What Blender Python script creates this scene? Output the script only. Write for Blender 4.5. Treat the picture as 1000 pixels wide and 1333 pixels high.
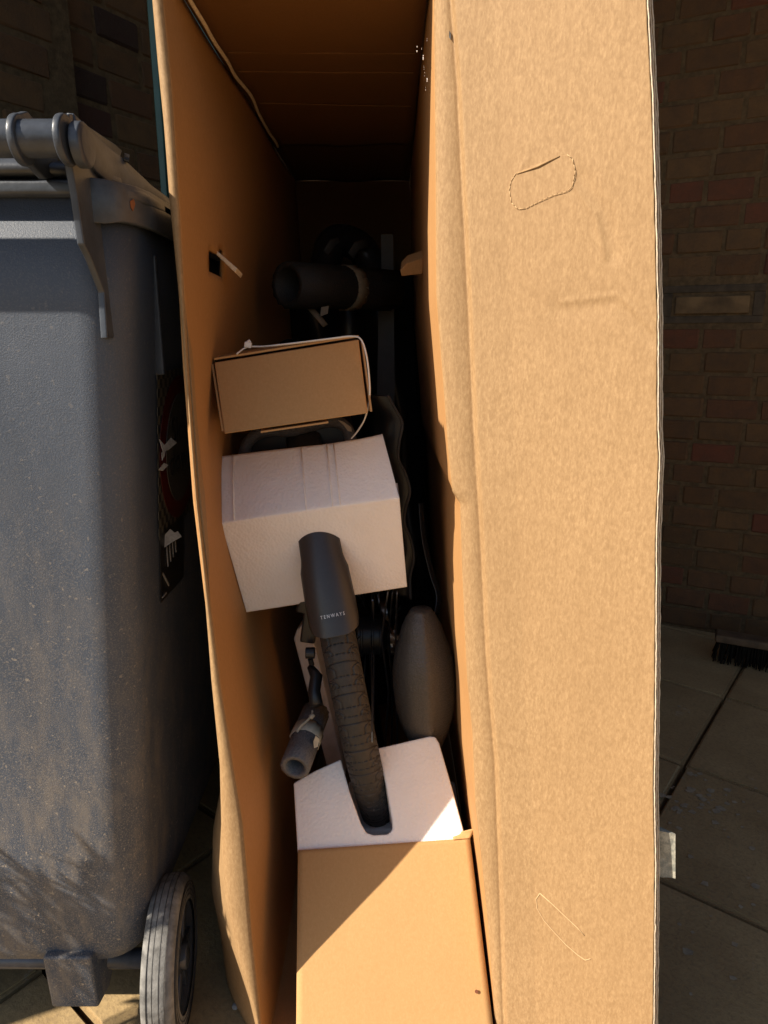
import bpy, bmesh, math, random
import numpy as np
from mathutils import Vector, Matrix
from mathutils.noise import noise as pnoise

# ------------------------------------------------------------------ camera, world, sun, exposure
scene = bpy.context.scene
for o in list(bpy.data.objects):
    bpy.data.objects.remove(o)
CAM_H, PITCH, F = 0.92, math.radians(14.2), 888.7
SUN_AZ, SUN_EL = math.radians(67), math.radians(38)      # the way the light travels, from +Y towards +X
cam_d = bpy.data.cameras.new('camera'); cam = bpy.data.objects.new('camera', cam_d)
scene.collection.objects.link(cam)
cam.location = (0, 0, CAM_H); cam.rotation_euler = (math.pi/2 - PITCH, 0, 0)
cam_d.sensor_width = 36; cam_d.lens = 24; cam_d.clip_start = 0.02; cam_d.clip_end = 600
scene.camera = cam
world = bpy.data.worlds.new('World'); scene.world = world; world.use_nodes = True
wn = world.node_tree.nodes; wn.clear()
sky = wn.new('ShaderNodeTexSky'); sky.sky_type = 'NISHITA'; sky.sun_disc = False
sky.sun_elevation = SUN_EL; sky.sun_rotation = SUN_AZ + math.pi
bg = wn.new('ShaderNodeBackground'); bg.inputs[1].default_value = 0.074
wo = wn.new('ShaderNodeOutputWorld')
world.node_tree.links.new(sky.outputs[0], bg.inputs[0]); world.node_tree.links.new(bg.outputs[0], wo.inputs[0])
sd = bpy.data.lights.new('sun', 'SUN'); sd.energy = 5.0; sd.angle = math.radians(0.5); sd.color = (1.0, 0.91, 0.78)
sun = bpy.data.objects.new('sun', sd); scene.collection.objects.link(sun)
ldir = Vector((math.sin(SUN_AZ)*math.cos(SUN_EL), math.cos(SUN_AZ)*math.cos(SUN_EL), -math.sin(SUN_EL)))
sun.rotation_euler = ldir.to_track_quat('-Z', 'Y').to_euler()
scene.view_settings.view_transform = 'Standard'; scene.view_settings.look = 'None'
scene.view_settings.exposure = 0.88; scene.view_settings.gamma = 1.0
scene.view_settings.use_curve_mapping = False
scene.render.engine = 'CYCLES'
scene.cycles.max_bounces = 8; scene.cycles.diffuse_bounces = 6
scene.cycles.use_denoising = True

# ------------------------------------------------------------------ measuring: a point of the photograph on a real plane
RT = Vector((1, 0, 0)); UP = Vector((0, math.sin(PITCH), math.cos(PITCH))); FW = Vector((0, math.cos(PITCH), -math.sin(PITCH)))
EYE = Vector((0, 0, CAM_H))
def ray(x, y): return FW + RT*((x-500)/F) - UP*((y-666.5)/F)
def on(x, y, p, n):
    d = ray(x, y); n = Vector(n); return EYE + d*((Vector(p)-EYE).dot(n)/d.dot(n))
def atY(x, y, Y): return on(x, y, (0, Y, 0), (0, 1, 0))
def atX(x, y, X): return on(x, y, (X, 0, 0), (1, 0, 0))
def atZ(x, y, Z): return on(x, y, (0, 0, Z), (0, 0, 1))
def project(p):
    v = Vector(p)-EYE; z = v.dot(FW); return (500+F*v.dot(RT)/z, 666.5-F*v.dot(UP)/z, z)
def lerp_fn(pts):
    pts = sorted(pts); xs = [p[0] for p in pts]; ys = [p[1] for p in pts]
    def f(t):
        if t < xs[0]: return ys[0]+(t-xs[0])*(ys[3]-ys[0])/(xs[3]-xs[0])
        if t > xs[-1]: return ys[-1]+(t-xs[-1])*(ys[-1]-ys[-4])/(xs[-1]-xs[-4])
        return float(np.interp(t, xs, ys))
    return f

# ------------------------------------------------------------------ materials
def nodes_of(name):
    m = bpy.data.materials.new(name); m.use_nodes = True; nt = m.node_tree
    return m, nt, nt.nodes['Principled BSDF']
def N(nt, t, **kw):
    n = nt.nodes.new(t)
    for k, v in kw.items():
        if k.startswith('i_'):
            n.inputs[k[2:].replace('_', ' ')].default_value = v
        else: setattr(n, k, v)
    return n
def coords(nt, scale=(1, 1, 1), rnd=False, src='Object'):
    tc = N(nt, 'ShaderNodeTexCoord'); mp = N(nt, 'ShaderNodeMapping'); mp.inputs['Scale'].default_value = scale
    nt.links.new(tc.outputs[src], mp.inputs[0])
    if rnd:
        oi = N(nt, 'ShaderNodeObjectInfo'); mu = N(nt, 'ShaderNodeMath', operation='MULTIPLY'); mu.inputs[1].default_value = 37.0
        nt.links.new(oi.outputs['Random'], mu.inputs[0]); nt.links.new(mu.outputs[0], mp.inputs['Location'])
    return mp.outputs[0]
def noise(nt, co, scale, detail=4, rough=0.55):
    n = N(nt, 'ShaderNodeTexNoise'); n.inputs['Scale'].default_value = scale; n.inputs['Detail'].default_value = detail
    n.inputs['Roughness'].default_value = rough; nt.links.new(co, n.inputs['Vector']); return n.outputs[0]
def ramp(nt, fac, stops):
    r = N(nt, 'ShaderNodeValToRGB'); e = r.color_ramp.elements
    while len(e) < len(stops): e.new(0.5)
    for el, (p, c) in zip(e, stops): el.position = p; el.color = (*c, 1) if len(c) == 3 else c
    nt.links.new(fac, r.inputs[0]); return r.outputs[0]
def mix(nt, fac, a, b, blend='MIX'):
    m = N(nt, 'ShaderNodeMix', data_type='RGBA', blend_type=blend)
    for s, v in ((m.inputs[0], fac), (m.inputs[6], a), (m.inputs[7], b)):
        if isinstance(v, (int, float)): s.default_value = v
        elif isinstance(v, tuple): s.default_value = (*v, 1)
        else: nt.links.new(v, s)
    return m.outputs[2]
def bump(nt, bsdf, h, strength, dist=0.002):
    b = N(nt, 'ShaderNodeBump'); b.inputs['Strength'].default_value = strength; b.inputs['Distance'].default_value = dist
    nt.links.new(h, b.inputs['Height'])
    prev = bsdf.inputs['Normal'].links
    if prev: nt.links.new(prev[0].from_socket, b.inputs['Normal'])
    nt.links.new(b.outputs[0], bsdf.inputs['Normal'])
def plain(name, col, rough=0.6, var=0.25, scale=60, bmp=0.15, spec=0.5, metal=0.0, dist=0.001):
    m, nt, b = nodes_of(name); co = coords(nt)
    n = noise(nt, co, scale)
    c = ramp(nt, n, [(0.3, tuple(x*(1-var) for x in col)), (0.7, tuple(min(1, x*(1+var)) for x in col))])
    nt.links.new(c, b.inputs['Base Color']); b.inputs['Roughness'].default_value = rough
    b.inputs['Specular IOR Level'].default_value = spec; b.inputs['Metallic'].default_value = metal
    if bmp: bump(nt, b, noise(nt, co, scale*4, 3), bmp, dist)
    return m

def cardboard_mat(name, base, light, dark, fleck=1.0):
    m, nt, b = nodes_of(name)
    fib = noise(nt, coords(nt, (1, 1, 0.42)), 520, 3, 0.6)     # vertical fibres
    blot = noise(nt, coords(nt, (1, 1, 0.42)), 300, 4, 0.68)
    fine = noise(nt, coords(nt, (1, 1, 0.3)), 700, 2, 0.6)
    big = noise(nt, coords(nt), 5, 3, 0.5)
    c1 = ramp(nt, fib, [(0.40, base), (0.52, tuple(a*0.7+c*0.3 for a, c in zip(base, light))), (0.64, light)])
    c2 = ramp(nt, blot, [(0.38, (0, 0, 0)), (0.64, (1, 1, 1))])
    c = mix(nt, 0.55, c1, mix(nt, c2, base, light))
    c = mix(nt, ramp(nt, fine, [(0.55, (0, 0, 0)), (0.75, (0.35*fleck,)*3)]), c, light)
    flute = noise(nt, coords(nt, (1, 1, 0.004)), 150, 1, 0.4)
    c = mix(nt, ramp(nt, flute, [(0.35, (0.16*fleck,)*3), (0.6, (0, 0, 0))]), c, dark)
    c = mix(nt, ramp(nt, big, [(0.35, (0.22,)*3), (0.65, (0, 0, 0))]), c, dark)
    nt.links.new(c, b.inputs['Base Color']); b.inputs['Roughness'].default_value = 0.72
    b.inputs['Specular IOR Level'].default_value = 0.28
    bump(nt, b, flute, 0.12, 0.0012); bump(nt, b, blot, 0.20, 0.0008); bump(nt, b, noise(nt, coords(nt, (1, 1, 0.15)), 30, 2), 0.10, 0.003)
    return m
M_CARD = cardboard_mat('kraft_cardboard', (0.272, 0.162, 0.073), (0.405, 0.256, 0.124), (0.255, 0.148, 0.064))
M_INNER = cardboard_mat('kraft_cardboard_inside', (0.40, 0.205, 0.075), (0.47, 0.25, 0.10), (0.36, 0.18, 0.06), 0.3)
M_INNER_SHADED = cardboard_mat('kraft_cardboard_inside_shaded', (0.13, 0.058, 0.017), (0.155, 0.072, 0.023), (0.115, 0.052, 0.015), 0.2)  # same board as the inside panels, interior shade put into a darker colour
M_CARTON = cardboard_mat('smooth_kraft_carton', (0.44, 0.245, 0.095), (0.49, 0.283, 0.118), (0.41, 0.228, 0.085), 0.4)
M_CUT = plain('cut_cardboard_edge', (0.62, 0.50, 0.36), 0.85, 0.2, 300, 0.3)
M_LINE = plain('raised_paper_edge', (0.56, 0.37, 0.19), 0.85, 0.04, 60, 0.0)
M_PAPER = plain('torn_white_paper', (0.30, 0.29, 0.27), 0.8, 0.2, 200, 0.2)

def foam_mat():
    m, nt, b = nodes_of('white_polystyrene'); co = coords(nt)
    v = N(nt, 'ShaderNodeTexVoronoi'); v.inputs['Scale'].default_value = 260; nt.links.new(co, v.inputs['Vector'])
    n = noise(nt, co, 14, 3)
    c = ramp(nt, n, [(0.3, (0.87, 0.82, 0.775)), (0.7, (0.92, 0.875, 0.84))])
    nt.links.new(c, b.inputs['Base Color']); b.inputs['Roughness'].default_value = 0.6
    b.inputs['Specular IOR Level'].default_value = 0.35
    b.inputs['Subsurface Weight'].default_value = 0.25; b.inputs['Subsurface Radius'].default_value = (0.02, 0.017, 0.015)
    b.inputs['Subsurface Scale'].default_value = 0.5
    bump(nt, b, v.outputs['Distance'], 0.5, 0.0014); bump(nt, b, noise(nt, co, 130, 3), 0.2, 0.0015)
    return m
M_FOAM = foam_mat()
M_BEIGE = plain('beige_foam_sheet', (0.52, 0.47, 0.42), 0.8, 0.1, 80, 0.2)

def grey_foam_mat(name, dark, light):
    m, nt, b = nodes_of(name); co = coords(nt)
    v = N(nt, 'ShaderNodeTexVoronoi'); v.inputs['Scale'].default_value = 420; nt.links.new(co, v.inputs['Vector'])
    n = noise(nt, coords(nt, (1, 1, 4.5)), 260, 5, 0.75)
    c = ramp(nt, n, [(0.3, dark), (0.72, light)])
    nt.links.new(c, b.inputs['Base Color']); b.inputs['Roughness'].default_value = 0.62
    b.inputs['Specular IOR Level'].default_value = 0.4
    bump(nt, b, v.outputs['Distance'], 0.5, 0.0012); bump(nt, b, n, 0.3, 0.0008)
    return m
M_GFOAM = grey_foam_mat('grey_packing_foam', (0.075, 0.073, 0.072), (0.20, 0.195, 0.19))
M_DFOAM = grey_foam_mat('dark_packing_foam', (0.034, 0.030, 0.027), (0.10, 0.088, 0.075))
M_DFOAM.node_tree.nodes['Principled BSDF'].inputs['Roughness'].default_value = .33
M_FOAM_SHADED = grey_foam_mat('packing_foam_shaded', (0.011, 0.010, 0.008), (0.03, 0.027, 0.022))  # packing foam again, its colour darkened for the shade deep in the box
M_TAPE = plain('masking_tape', (0.50, 0.43, 0.31), 0.6, 0.12, 150, 0.3)
M_TAPE_SHADED = plain('masking_tape_shaded', (0.20, 0.16, 0.10), 0.6, 0.15, 150, 0.3)  # masking tape again, darkened to stand for the shade around the roll
M_ZIP = plain('white_nylon', (0.72, 0.71, 0.69), 0.4, 0.05, 80, 0.0)
M_BLACK = plain('satin_black_paint', (0.016, 0.016, 0.017), 0.38, 0.15, 60, 0.04)
M_FENDER = plain('matt_black_fender', (0.038, 0.035, 0.033), 0.36, 0.1, 300, 0.05, 0.5)
M_RUBBER = plain('black_tyre_rubber', (0.032, 0.029, 0.026), 0.62, 0.25, 90, 0.25)
M_STEEL = plain('brushed_steel', (0.45, 0.44, 0.42), 0.3, 0.15, 200, 0.05, 0.5, 1.0)
M_SPOKE = plain('dark_spoke_steel', (0.16, 0.16, 0.165), 0.3, 0.1, 100, 0.0, 0.5, 0.8)
M_PRINT = plain('silver_print', (0.62, 0.60, 0.57), 0.35, 0.05, 80, 0.0, 0.5, 0.3)
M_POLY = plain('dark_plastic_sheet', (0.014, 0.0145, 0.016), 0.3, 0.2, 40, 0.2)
M_GREYPL = plain('grey_card', (0.07, 0.066, 0.06), 0.7, 0.1, 40, 0.1)
M_GREEN = plain('dark_green_plastic', (0.040, 0.100, 0.070), 0.45, 0.15, 30, 0.1)

def bin_mat():
    m, nt, b = nodes_of('weathered_grey_bin_plastic'); co = coords(nt)
    dirt = noise(nt, co, 620, 5, 0.72); specks = noise(nt, co, 150, 3, 0.6); patch = noise(nt, coords(nt, (1, 1, 0.6)), 9, 4, 0.6)
    smear = noise(nt, coords(nt, (1, 1, 0.35)), 40, 4, 0.7)
    # a film of dust that is thicker towards the bottom of the bin, as rain and soil splash leave it
    sep = N(nt, 'ShaderNodeSeparateXYZ'); nt.links.new(coords(nt), sep.inputs[0])
    hr = N(nt, 'ShaderNodeMapRange'); hr.inputs[1].default_value = 0.85; hr.inputs[2].default_value = 0.15
    hr.inputs[3].default_value = 0.0; hr.inputs[4].default_value = 1.0; nt.links.new(sep.outputs[2], hr.inputs[0])
    base = mix(nt, ramp(nt, patch, [(0.3, (0, 0, 0)), (0.7, (1, 1, 1))]), (0.042, 0.054, 0.076), (0.060, 0.074, 0.100))
    sp = mix(nt, 1.0, ramp(nt, dirt, [(0.50, (0, 0, 0)), (0.66, (0.8,)*3)]), ramp(nt, specks, [(0.655, (0, 0, 0)), (0.685, (1, 1, 1))]), 'LIGHTEN')
    amt = N(nt, 'ShaderNodeMath', operation='MULTIPLY_ADD'); amt.inputs[1].default_value = 0.70; amt.inputs[2].default_value = 0.14
    nt.links.new(hr.outputs[0], amt.inputs[0])
    mu = N(nt, 'ShaderNodeMath', operation='MULTIPLY'); nt.links.new(sp, mu.inputs[0]); nt.links.new(amt.outputs[0], mu.inputs[1])
    c = mix(nt, mu.outputs[0], base, (0.42, 0.34, 0.25))
    sm = ramp(nt, smear, [(0.45, (0, 0, 0)), (0.7, (1, 1, 1))])
    mu2 = N(nt, 'ShaderNodeMath', operation='MULTIPLY'); nt.links.new(sm, mu2.inputs[0])
    am2 = N(nt, 'ShaderNodeMath', operation='MULTIPLY'); am2.inputs[1].default_value = 0.75; nt.links.new(hr.outputs[0], am2.inputs[0])
    nt.links.new(am2.outputs[0], mu2.inputs[1])
    c = mix(nt, mu2.outputs[0], c, (0.22, 0.18, 0.14))
    nt.links.new(c, b.inputs['Base Color'])
    rr = ramp(nt, patch, [(0.3, (0.46,)*3), (0.7, (0.58,)*3)]); nt.links.new(rr, b.inputs['Roughness'])
    b.inputs['Specular IOR Level'].default_value = 0.5
    b.inputs['Sheen Weight'].default_value = 0.05; b.inputs['Sheen Roughness'].default_value = 0.45; b.inputs['Sheen Tint'].default_value = (0.75, 0.85, 1, 1)
    bump(nt, b, dirt, 0.5, 0.0012); bump(nt, b, noise(nt, co, 25, 3), 0.12, 0.004)
    return m
M_BIN = bin_mat()
M_BINLID = plain('grey_bin_moulding', (0.050, 0.057, 0.070), 0.36, 0.25, 60, 0.2)
M_TYRE = plain('worn_bin_tyre', (0.17, 0.163, 0.15), 0.85, 0.5, 60, 0.7)
M_AXLE = plain('dark_axle_steel', (0.075, 0.08, 0.095), 0.35, 0.3, 50, 0.1, 0.6, 0.1)

def brick_mat(name, stops, dim=1.0):
    m, nt, b = nodes_of(name)
    oi = N(nt, 'ShaderNodeObjectInfo')
    c = ramp(nt, oi.outputs['Random'], stops)
    co = coords(nt, rnd=True)
    spots = noise(nt, co, 190, 5, 0.75); cl = noise(nt, co, 28, 4, 0.6)
    c = mix(nt, ramp(nt, cl, [(0.35, (0, 0, 0)), (0.75, (0.6,)*3)]), c, (0.055, 0.034, 0.018))
    c = mix(nt, ramp(nt, spots, [(0.66, (0, 0, 0)), (0.73, (0.5,)*3)]), c, (0.30, 0.24, 0.16))
    nt.links.new(c, b.inputs['Base Color']); b.inputs['Roughness'].default_value = 0.9
    bump(nt, b, spots, 0.8, 0.003); bump(nt, b, cl, 0.5, 0.004)
    return m
M_BRICK = brick_mat('old_brown_brick', [(0.0, (0.128, 0.055, 0.020)), (0.20, (0.112, 0.056, 0.019)), (0.50, (0.145, 0.076, 0.027)),
                                        (0.72, (0.118, 0.050, 0.019)), (0.88, (0.145, 0.042, 0.018)), (0.96, (0.040, 0.018, 0.010))])
M_MORTAR = plain('sandy_mortar', (0.110, 0.072, 0.036), 0.95, 0.3, 60, 0.6, 0.2, 0, 0.003)

def slab_mat():
    m, nt, b = nodes_of('worn_concrete_paving'); co = coords(nt, rnd=True)
    n1 = noise(nt, co, 7, 5, 0.6); n2 = noise(nt, co, 150, 4, 0.7); n3 = noise(nt, co, 22, 5, 0.7)
    c = ramp(nt, n1, [(0.3, (0.30, 0.198, 0.086)), (0.7, (0.43, 0.30, 0.14))])
    c = mix(nt, ramp(nt, n2, [(0.45, (0, 0, 0)), (0.75, (0.6,)*3)]), c, (0.17, 0.115, 0.065))
    c = mix(nt, ramp(nt, n3, [(0.66, (0, 0, 0)), (0.72, (0.45,)*3)]), c, (0.45, 0.40, 0.32))
    nt.links.new(c, b.inputs['Base Color']); b.inputs['Roughness'].default_value = 0.8
    bump(nt, b, n2, 0.5, 0.002); bump(nt, b, n3, 0.3, 0.004)
    return m
M_SLAB = slab_mat()
M_SOIL = plain('sandy_joint_fill', (0.10, 0.07, 0.045), 0.95, 0.3, 40, 0.6)

# ------------------------------------------------------------------ mesh building
class MB:
    def __init__(s): s.v = []; s.f = []
    def add(s, vs, fs):
        k = len(s.v); s.v += [tuple(v) for v in vs]; s.f += [tuple(i+k for i in f) for f in fs]; return s
    def box(s, c, d, R=None):
        vs = [Vector((x*d[0]/2, y*d[1]/2, z*d[2]/2)) for x in (-1, 1) for y in (-1, 1) for z in (-1, 1)]
        if R: vs = [R @ v for v in vs]
        c = Vector(c)
        return s.add([v+c for v in vs], [(0, 1, 3, 2), (4, 6, 7, 5), (0, 4, 5, 1), (2, 3, 7, 6), (0, 2, 6, 4), (1, 5, 7, 3)])
    def tube(s, pts, r, seg=10, caps=True, flat=1.0):
        pts = [Vector(p) for p in pts]; n = len(pts); rings = []
        rr = r if isinstance(r, (list, tuple)) else [r]*n
        t0 = (pts[1]-pts[0]).normalized(); a = t0.orthogonal().normalized()
        for i, p in enumerate(pts):
            t = (pts[min(i+1, n-1)]-pts[max(i-1, 0)]).normalized()
            a = (a - t*a.dot(t)).normalized(); b = t.cross(a)
            rings += [p + (a*math.cos(2*math.pi*k/seg) + b*math.sin(2*math.pi*k/seg)*flat)*rr[i] for k in range(seg)]
        fs = [(i*seg+k, i*seg+(k+1) % seg, (i+1)*seg+(k+1) % seg, (i+1)*seg+k) for i in range(n-1) for k in range(seg)]
        if caps: fs += [tuple(range(seg))[::-1], tuple(range((n-1)*seg, n*seg))]
        return s.add(rings, fs)
    def pipe(s, pts, ro, ri, seg=20):
        """a hollow tube along pts"""
        pts = [Vector(p) for p in pts]; n = len(pts); vs = []
        t0 = (pts[1]-pts[0]).normalized(); a = t0.orthogonal().normalized()
        for r in (ro, ri):
            aa = a.copy()
            for i, p in enumerate(pts):
                t = (pts[min(i+1, n-1)]-pts[max(i-1, 0)]).normalized()
                aa = (aa - t*aa.dot(t)).normalized(); b = t.cross(aa)
                vs += [p+(aa*math.cos(2*math.pi*k/seg)+b*math.sin(2*math.pi*k/seg))*r*(1+0.05*math.sin(3*k+i)*(r == ro)) for k in range(seg)]
        o = n*seg; fs = []
        for i in range(n-1):
            for k in range(seg):
                k2 = (k+1) % seg
                fs.append((i*seg+k, i*seg+k2, (i+1)*seg+k2, (i+1)*seg+k)); fs.append((o+i*seg+k2, o+i*seg+k, o+(i+1)*seg+k, o+(i+1)*seg+k2))
        for k in range(seg):
            k2 = (k+1) % seg
            fs.append((k2, k, o+k, o+k2)); e = (n-1)*seg; fs.append((e+k, e+k2, o+e+k2, o+e+k))
        return s.add(vs, fs)
    def prism(s, poly, d):
        """polygon swept by vector d"""
        poly = [Vector(p) for p in poly]; d = Vector(d); n = len(poly)
        nn = sum(((poly[i]).cross(poly[(i+1) % n]) for i in range(n)), Vector())
        if nn.dot(d) > 0: poly = poly[::-1]
        fs = [tuple(range(n)), tuple(range(2*n-1, n-1, -1))]
        fs += [((i+1) % n, i, n+i, n+(i+1) % n) for i in range(n)]
        return s.add(poly+[p+d for p in poly], fs)
    def grid(s, fn, nu, nv, flip=False):
        vs = [fn(i/(nu-1), j/(nv-1)) for j in range(nv) for i in range(nu)]
        fs = []
        for j in range(nv-1):
            for i in range(nu-1):
                q = (j*nu+i, j*nu+i+1, (j+1)*nu+i+1, (j+1)*nu+i); fs.append(q[::-1] if flip else q)
        return s.add(vs, fs)
    def loft(s, rings, closed=True, cap=True):
        n = len(rings[0]); vs = [p for r in rings for p in r]; fs = []
        for j in range(len(rings)-1):
            for i in range(n if closed else n-1):
                fs.append((j*n+i, j*n+(i+1) % n, (j+1)*n+(i+1) % n, (j+1)*n+i))
        if cap: fs += [tuple(range(n))[::-1], tuple(range((len(rings)-1)*n, len(rings)*n))]
        return s.add(vs, fs)
def wpos(o):
    p = Vector((0, 0, 0))
    while o is not None: p += o.location; o = o.parent
    return p
def link(name, mb, mat, parent=None, label=None, smooth=False, bevel=0, seg=2, solid=0, origin=None, recalc=True, kind=None, weld=0):
    off = wpos(parent) if parent else Vector((0, 0, 0))
    loc = Vector(origin)-off if origin is not None else Vector((0, 0, 0))
    base = off+loc
    me = bpy.data.meshes.new(name); me.from_pydata([tuple(Vector(v)-base) for v in mb.v], [], mb.f); me.update()
    if recalc:
        bm = bmesh.new(); bm.from_mesh(me)
        if weld: bmesh.ops.remove_doubles(bm, verts=bm.verts, dist=weld)
        bmesh.ops.recalc_face_normals(bm, faces=bm.faces); bm.to_mesh(me); bm.free()
    me.materials.append(mat)
    o = bpy.data.objects.new(name, me); scene.collection.objects.link(o)
    if parent: o.parent = parent
    o.location = loc
    if smooth: me.shade_smooth()
    if solid:
        t_, dv = solid; av = Vector((0, 0, 0))
        for p_ in me.polygons: av += p_.normal*p_.area
        md = o.modifiers.new('thick', 'SOLIDIFY'); md.thickness = t_; md.offset = 1 if av.dot(Vector(dv)) > 0 else -1
    if bevel:
        md = o.modifiers.new('bevel', 'BEVEL'); md.width = bevel; md.segments = seg; md.limit_method = 'ANGLE'; md.angle_limit = math.radians(35)
        if smooth is False:
            me.shade_smooth(); wnm = o.modifiers.new('wn', 'WEIGHTED_NORMAL')
    if label: o['label'] = label
    if kind: o['kind'] = kind
    return o
def thing(name, loc, label, cat, group=None):
    o = bpy.data.objects.new(name, None); scene.collection.objects.link(o); o.location = loc; o.empty_display_size = 0.05
    return tag(o, label, cat, group)
def tag(o, label, cat, group=None):
    o['label'] = label; o['category'] = cat
    if group: o['group'] = group
    return o

# ================================================================== SETTING: ground with paving slabs
g = MB().add([(-250, -250, -.045), (250, -250, -.045), (250, 250, -.045), (-250, 250, -.045)], [(0, 1, 2, 3)])
ground = link('ground', g, M_SOIL, kind='structure')
rng = random.Random(4)
PA = math.radians(38); pd = Vector((math.sin(PA), math.cos(PA), 0)); qd = Vector((math.cos(PA), -math.sin(PA), 0))
SP, SQ = 0.376, 0.62
variants = []
for k in range(4):
    bm = bmesh.new(); bmesh.ops.create_cube(bm, size=1)
    for v in bm.verts:
        v.co = Vector((v.co.x*(SQ-.008), v.co.y*(SP-.008), v.co.z*.045))
    bmesh.ops.bevel(bm, geom=[e for e in bm.edges if all(v.co.z > 0 for v in e.verts)], offset=.005, segments=2, affect='EDGES')
    for v in bm.verts: v.co += Vector((rng.uniform(-.002, .002), rng.uniform(-.002, .002), 0))
    me = bpy.data.meshes.new('paving_slab'); bm.to_mesh(me); bm.free(); me.materials.append(M_SLAB); variants.append(me)
for i in range(-9, 10):
    for j in range(-6, 7):
        c = pd*(1.467 - .188 + i*SP) + qd*(-.295 + .31 + j*SQ)
        if not (-3.2 < c.x < 2.6 and -1.9 < c.y < 3.2): continue
        o = bpy.data.objects.new('paving_slab', variants[(i*3+j) % 4]); scene.collection.objects.link(o); o.parent = ground
        o.location = (c.x, c.y, -.0226 + rng.uniform(-.0015, 0)); o.rotation_euler = (rng.uniform(-.002, .002), rng.uniform(-.002, .002), math.pi/2-PA-math.pi/2)

# ================================================================== SETTING: the two brick walls of the corner
def brick_meshes(n, L, H, D=.06):
    out = []
    for k in range(n):
        bm = bmesh.new(); bmesh.ops.create_cube(bm, size=1)
        for v in bm.verts: v.co = Vector((v.co.x*L, v.co.y*D, v.co.z*H))
        bmesh.ops.bevel(bm, geom=list(bm.edges), offset=.004, segments=1, affect='EDGES')
        for v in bm.verts: v.co += Vector((rng.uniform(-.0018, .0018), rng.uniform(-.001, .001), rng.uniform(-.0016, .0016)))
        me = bpy.data.meshes.new('brick'); bm.to_mesh(me); bm.free(); me.materials.append(M_BRICK); out.append(me)
    return out
PITCHZ = .068
LENS = [.116, .120, .090, .138, .122]
BRICKS = {L: brick_meshes(3, L, PITCHZ-.010) for L in LENS}
def brick_wall(p0, az, side, s0, s1, height, label, skip=None, thick=.25):
    """mortar core + bricks; p0 a point of the face, az its direction, side +1 if the face looks to the right of az"""
    d = Vector((math.sin(az), math.cos(az), 0)); n = Vector((math.cos(az), -math.sin(az), 0))*side
    a = Vector(p0)+d*s0 - n*.0035; b = Vector(p0)+d*s1 - n*.0035
    z0, z1 = Vector((0, 0, -.04)), Vector((0, 0, height))
    core = MB().prism([a+z0, b+z0, b+z1, a+z1], -n*thick)
    w = link('brick_wall', core, M_MORTAR, origin=(a+b)/2); tag(w, label, 'wall')
    base = wpos(w); rest = MB(); cand = []
    rows = int(min(height, 5.4)/PITCHZ)
    for r in range(rows):
        z = (r+.5)*PITCHZ+.004; s = s0+rng.uniform(0, .1)-.1
        while s < s1:
            L = rng.choice(LENS); c = Vector(p0)+d*(s+L/2)+n*rng.uniform(-.002, .002)+Vector((0, 0, z+rng.uniform(-.0015, .0015)))
            s += L+.0095
            if s-.0095 > s1+.001 or s-.0095-L < s0-.001: continue
            if skip and skip(c, L): continue
            x, y, zz = project(c)
            vis = zz > .1 and -40 < x < 1040 and -30 < y < 1370
            cand.append((c, L, vis, zz))
    rot = Matrix.Rotation(math.atan2(d.y, d.x), 3, 'Z')
    vis = sorted([c for c in cand if c[2]], key=lambda c: c[3]); single = vis[:298]
    keep = set(id(c) for c in single)
    for c in cand:
        me = rng.choice(BRICKS[c[1]])
        loc = c[0]-n*.030
        if id(c) in keep:
            o = bpy.data.objects.new('brick', me); scene.collection.objects.link(o); o.parent = w
            o.location = loc-base; o.rotation_euler = (0, 0, math.atan2(d.y, d.x)+rng.uniform(-.006, .006))
        else:
            rest.box(loc, (c[1], .06, PITCHZ-.010), rot)
    if rest.v: link('brickwork', rest, M_BRICK, w, kind='stuff')
    return w, d, n
LAZ, RAZ = math.radians(31), math.radians(116)
ldv = Vector((math.sin(LAZ), math.cos(LAZ), 0)); rdv = Vector((math.sin(RAZ), math.cos(RAZ), 0))
LP, RP = Vector((-.72, 1.585, 0)), Vector((1.065, 2.04, 0))
rn = Vector((math.cos(RAZ), -math.sin(RAZ), 0))*1
if rn.y > 0: rn = -rn
vent = [on(x, y, RP, rn) for x, y in ((864, 372), (996, 370), (992, 421), (860, 420))]
vz0, vz1 = min(p.z for p in vent), max(p.z for p in vent); vs0 = min((p-RP).dot(rdv) for p in vent); vs1 = max((p-RP).dot(rdv) for p in vent)
def skip_vent(c, L):
    s = (c-RP).dot(rdv); return vz0-.02 < c.z < vz1+.02 and vs0-L/2+.004 < s < vs1+L/2-.004
side_r = 1 if Vector((math.cos(RAZ), -math.sin(RAZ), 0)).y < 0 else -1
den = ldv.x*rdv.y-ldv.y*rdv.x
t_corner = ((RP-LP).x*ldv.y-(RP-LP).y*ldv.x)/den*1.0
rcs = (LP-RP).x*ldv.y-(LP-RP).y*ldv.x
rcs = rcs/(rdv.x*ldv.y-rdv.y*ldv.x)             # where the right wall meets the left one
lcs = ((RP-LP).x*rdv.y-(RP-LP).y*rdv.x)/(ldv.x*rdv.y-ldv.y*rdv.x)
wall_l, _, ln_ = brick_wall(LP, LAZ, 1, -1.46, lcs+.12, 5.4, 'shaded brown brick wall behind the grey wheelie bin')
wall_r, _, rn_ = brick_wall(RP, RAZ, side_r, rcs-.02, 1.75, 2.55, 'dark brick wall with an air brick, behind the open cardboard flap', skip_vent)
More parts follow.
